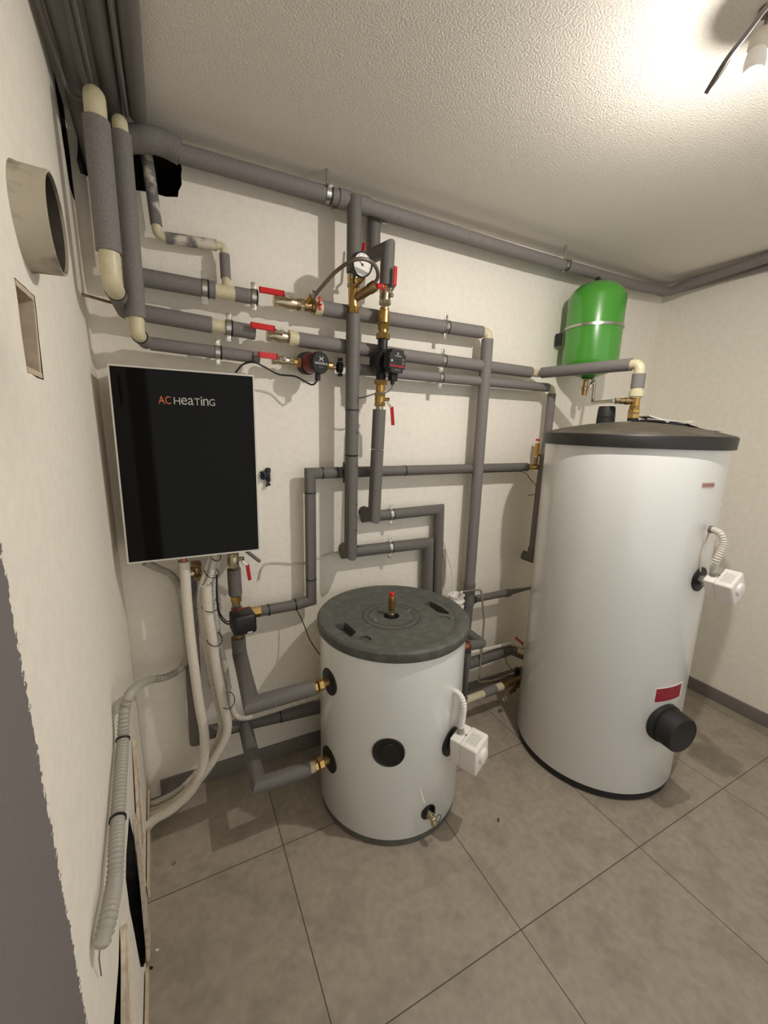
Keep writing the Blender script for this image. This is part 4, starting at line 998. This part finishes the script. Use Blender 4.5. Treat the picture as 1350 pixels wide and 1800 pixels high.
# socket on the back wall
c = aty(369, 1186, -.012); t = thing('power_socket', c+V((0, .01, 0)), 'white double power socket on the back wall behind the conduits', 'socket')
obj('plate', B().box(c, (.083, .022, .153), bev=.005), M_white, t)
for s in (1, -1):
    q = c+V((.012, -.0115, s*.035)); ins = obj('insert', B().lathe(q, OUT, [(0, .021), (.002, .021), (.0025, .019)], 24), M_offw, t)
    obj('pin_hole', B().box(q+V((-.003, -.003, .008)), (.006, .001, .006)).box(q+V((.012, -.003, .0)), (.005, .001, .005)), M_black, ins)
pipe('sensor_cable', 'thin white sensor cord drawn along the back wall between unit and low pipes', [('sheath', M_offw, [V((.28, -.006, .86)), aty(470, 990, -.006), aty(530, 990, -.006), aty(575, 975, -.006), aty(640, 958, -.004)], .0035, dict(n=8, smooth=True))], cat='cable')
pipe('black_cable', 'thin black sensor wire curving from the grey pipe down to the low tank', [('sheath', M_black, [aty(522, 1072, -.08), aty(533, 1095, -.11), aty(545, 1125, -.16), aty(562, 1150, -.22), V((.5, -.25, .56))], .0022, dict(n=6, smooth=True))], cat='cable')

# ---------------------------------------------------------------- between the two tanks
c = aty(801, 1062, -.12)
t = thing('overflow_funnel', c, 'white plastic siphon cup behind the low tank with clear hoses', 'funnel')
cz0 = aty(801, 1046, -.12).z
obj('cup', B().lathe((c.x, -.12, cz0-.045), UPV, [(0, .032), (.012, .034), (.015, .043), (.020, .043), (.022, .034), (.04, .037), (.047, .042), (.047, .037), (.025, .028)], 28), M_white, t)
obj('body', B().lathe((c.x, -.12, .35), UPV, [(0, .02), (.001, .036), (cz0-.35-.066, .036), (cz0-.35-.064, .041), (cz0-.35-.052, .041), (cz0-.35-.05, .033), (cz0-.35-.044, .033)], 28), M_white, t)
pipe('clear_hose', 'thin clear hose dropping into the white siphon cup', [('hose', M_offw, [aty(779, 950, -.012), aty(786, 975, -.03), aty(794, 1005, -.08), aty(796, 1045, -.118)], .003, dict(n=8, smooth=True))], cat='hose')
pipe('clear_hose', 'pale wide hose hugging the wall left of the siphon cup', [('hose', M_offw, [aty(781, 965, -.012), aty(783, 1000, -.012), aty(780, 1030, -.012), V((1.13, -.012, .62))], .006, dict(n=8, smooth=True))], cat='hose')
y5 = -.13
pipe('steel_capillary_pipe', 'bent steel pipe hooking from the siphon cup down to the floor fittings', [('tube', M_chrome, [aty(806, 1052, -.122), aty(809, 1040, -.124), aty(846, 1036, y5), aty(851, 1090, y5), aty(846, 1150, y5), aty(841, 1200, y5), aty(870, 1196, y5), aty(905, 1183, y5)], .0055, dict(n=10, fillet=.025))], cat='pipe')
ps = V((1.085, -.18, 0)); 
k0 = aty(822, 1135, -.26); k1_ = aty(851, 1130, -.26); k2_ = aty(822, 1108, -.06)
tk_ = pipe('insulated_pipe', 'short grey elbowed pipe at the upper right port of the low tank', [
    ('foam_sleeve', M_foamd, [k0+V((.004, 0, 0)), k1_+V((-.012, 0, 0)), V((k1_.x-.012, -.075, k1_.z+.005))], .0225, dict(fillet=.012)),
    ('copper_stub', M_copper, [k0+V((-.05, 0, 0)), k0+V((.006, 0, 0))], .0165)], 'grey insulated wall pipes')
g0 = aty(826, 1166, -.1); g1 = aty(893, 1143, -.1)
tg = pipe('insulated_pipe', 'thick grey pipe low on the wall leading to the hidden red lever valve', [
    ('foam_sleeve', M_foamd, [V((1.1, -.1, g0.z-.01)), g0, g1], .0285), ('elbow_sleeve', M_foamd, [g1-XD*.004, g1+XD*.02, g1+V((.075, -.085, -.015))], .027)], 'grey insulated wall pipes')
pipe('white_insulated_tube', 'thin white tube lying on the thick low grey wall pipe', [('jacket', M_whfoam, [V((1.1, -.11, g0.z+.027)), aty(828, 1147, -.11), aty(897, 1131, -.11), V((1.62, -.11, g1.z+.03))], .009, dict(n=10))], 'white tubes and conduits', cat='tube')
gv = aty(919, 1146, -.2); ball_valve(gv, V((.6, -.8, -.1)), V((-.7, .1, .6)), UPV+OUT*.3, 'ball valve with red lever half hidden behind the tall tank foot', L=.05, r=.019, blen=.045)
pipe('insulated_pipe', 'vertical grey pipe standing right beside the low tank', [('foam_sleeve', M_foamd, [aty(821, 1145, -.24), aty(815, 1230, -.24), V((aty(815, 1230, -.24).x, -.24, .2))], .02)], 'grey insulated wall pipes')
w0 = aty(830, 1226, -.2); w1 = aty(852, 1218, -.2); w2 = aty(873, 1209, -.2); w3 = aty(882, 1206, -.2); w4 = aty(905, 1196, -.2); wd_ = (w4-w0).normalized()
tl = pipe('floor_level_pipe', 'short cream and grey pipe with a brass union low between the tanks', [
    ('cream_pipe', M_cream, [w0-wd_*.05, w1], .0185), ('foam_sleeve', M_foam, [w1-wd_*.008, w2-wd_*.008], .0225), ('cream_socket', M_cream, [w2-wd_*.012, w3], .0205),
    ('brass_adapter', M_brassd, [w3+wd_*.02, w4+wd_*.16], .017)], cat='pipe')
obj('brass_nut', B().hexn(w3, w3+wd_*.024, .0225), M_brass, tl)
p = aty(903, 1212, -.2); t = thing('drain_tap', p, 'small chrome drain tap in the shadow between the tanks', 'tap')
q = aty(885, 1230, -.24); obj('body', B().cyl(aty(912, 1200, -.19), p.lerp(q, .4), .010), M_brassd, t); obj('spout', B().lathe(q, p-q, [(0, .007), (.012, .0085), (.013, .011), (.03, .011)], 14), M_chrome, t); obj('knob', B().ball(p, .014, n=12), M_black, t)
t = thing('filter_housing', aty(908, 1180, -.16), 'black capped fitting in the shadow beside the tall tank foot', 'fitting'); f0 = aty(908, 1192, -.16)
obj('cap', B().lathe(f0, UPV, [(0, .018), (.03, .018), (.032, .015), (.06, .014)], 18), M_black, t)
obj('body', B().lathe(f0-UPV*.05, UPV, [(0, .02), (.05, .022)], 18), M_brassd, t)
pipe('black_cable', 'thin black wire hanging from the low white tube beside the tall tank', [('sheath', M_black, [aty(882, 1132, -.14), aty(887, 1145, -.15), aty(891, 1165, -.16), aty(905, 1182, -.17)], .0018, dict(n=6, smooth=True))], cat='cable')

# ---------------------------------------------------------------- bulb and loose wire at the ceiling
t = thing('bare_bulb', (BULB.x, BULB.y, CEIL), 'lit bare bulb in a makeshift holder hanging from the ceiling', 'lamp')
obj('bulb', B().lathe(BULB, -UPV, [(-.001, .016)]+[(.016*math.sin(math.pi/2*k/8), max(.001, .016*math.cos(math.pi/2*k/8))) for k in range(9)], 24), M_bulb, t)
obj('bulb_base', B().lathe(BULB+V((0, 0, -.0029)), UPV, [(0, .0166), (.004, .018), (.016, .019), (.03, .017), (.042, .0135)], 24), M_white, t)  # lip shaped to reach over the dome and hold light off the ceiling
h0 = BULB+V((0, 0, .034)); h1 = BULB+V((.006, -.004, .075))
obj('holder', B().lathe(h0, h1-h0, [(-.002, .0145), (.004, .018), (.022, .0185), (.034, .013), (.04, .006)], 20), M_offw, t)
obj('flex', B().tube([h1, h1+V((.003, .0, .015)), V((BULB.x+.012, BULB.y-.002, CEIL-.006))], .003, 8, smooth=True), M_graycable, t)
obj('ceiling_hook', B().lathe((BULB.x+.012, BULB.y-.002, CEIL-.012), UPV, [(0, .012), (.006, .015), (.0115, .016)], 18), M_brownfoil, t)
w_a = atz(1352, 8, 2.27); w_b = atz(1310, 62, 2.22); w_c = atz(1275, 108, 2.18); w_d = atz(1241, 164, 2.15)
t = thing('loose_cable', w_a, 'loose dark cable end dangling in front of the lit bulb', 'cable')
top = V((w_a.x+.09, w_a.y-.02, CEIL-.003))
obj('sheath', B().tube([top, w_a+V((.03, -.005, .02)), w_a, w_b, w_c, w_d], .0042, 10, smooth=True), M_graycable, t)
obj('flat_tail', B().tube([w_b.lerp(w_c, .6)+V((.004, 0, -.002)), w_c.lerp(w_d, .3)+V((.007, 0, -.003)), w_c.lerp(w_d, .75)+V((.002, 0, -.002))], .0022, 8, smooth=True), M_offw, t)
# crumbs of rubble on the floor
for px, py, s, m_, lab in ((876, 1441, .006, M_black, 'small dark splinter on the floor tile right of the low tank'), (276, 1670, .004, M_paper, 'white crumb on the floor by the left wall gap'),
                        (266, 1701, .004, M_black, 'dark crumb on the floor at the foot of the left wall'), (306, 1517, .005, M_brassd, 'brown splinter on the floor near the left corner')):
    p = atz(px, py, .003); t = thing('debris_crumb', p, lab, 'debris'); b = B().box(p, (s*2.2, s, .005), (1, random.uniform(-1, 1), 0), UPV, bev=.001); obj('crumb', b, m_, t)
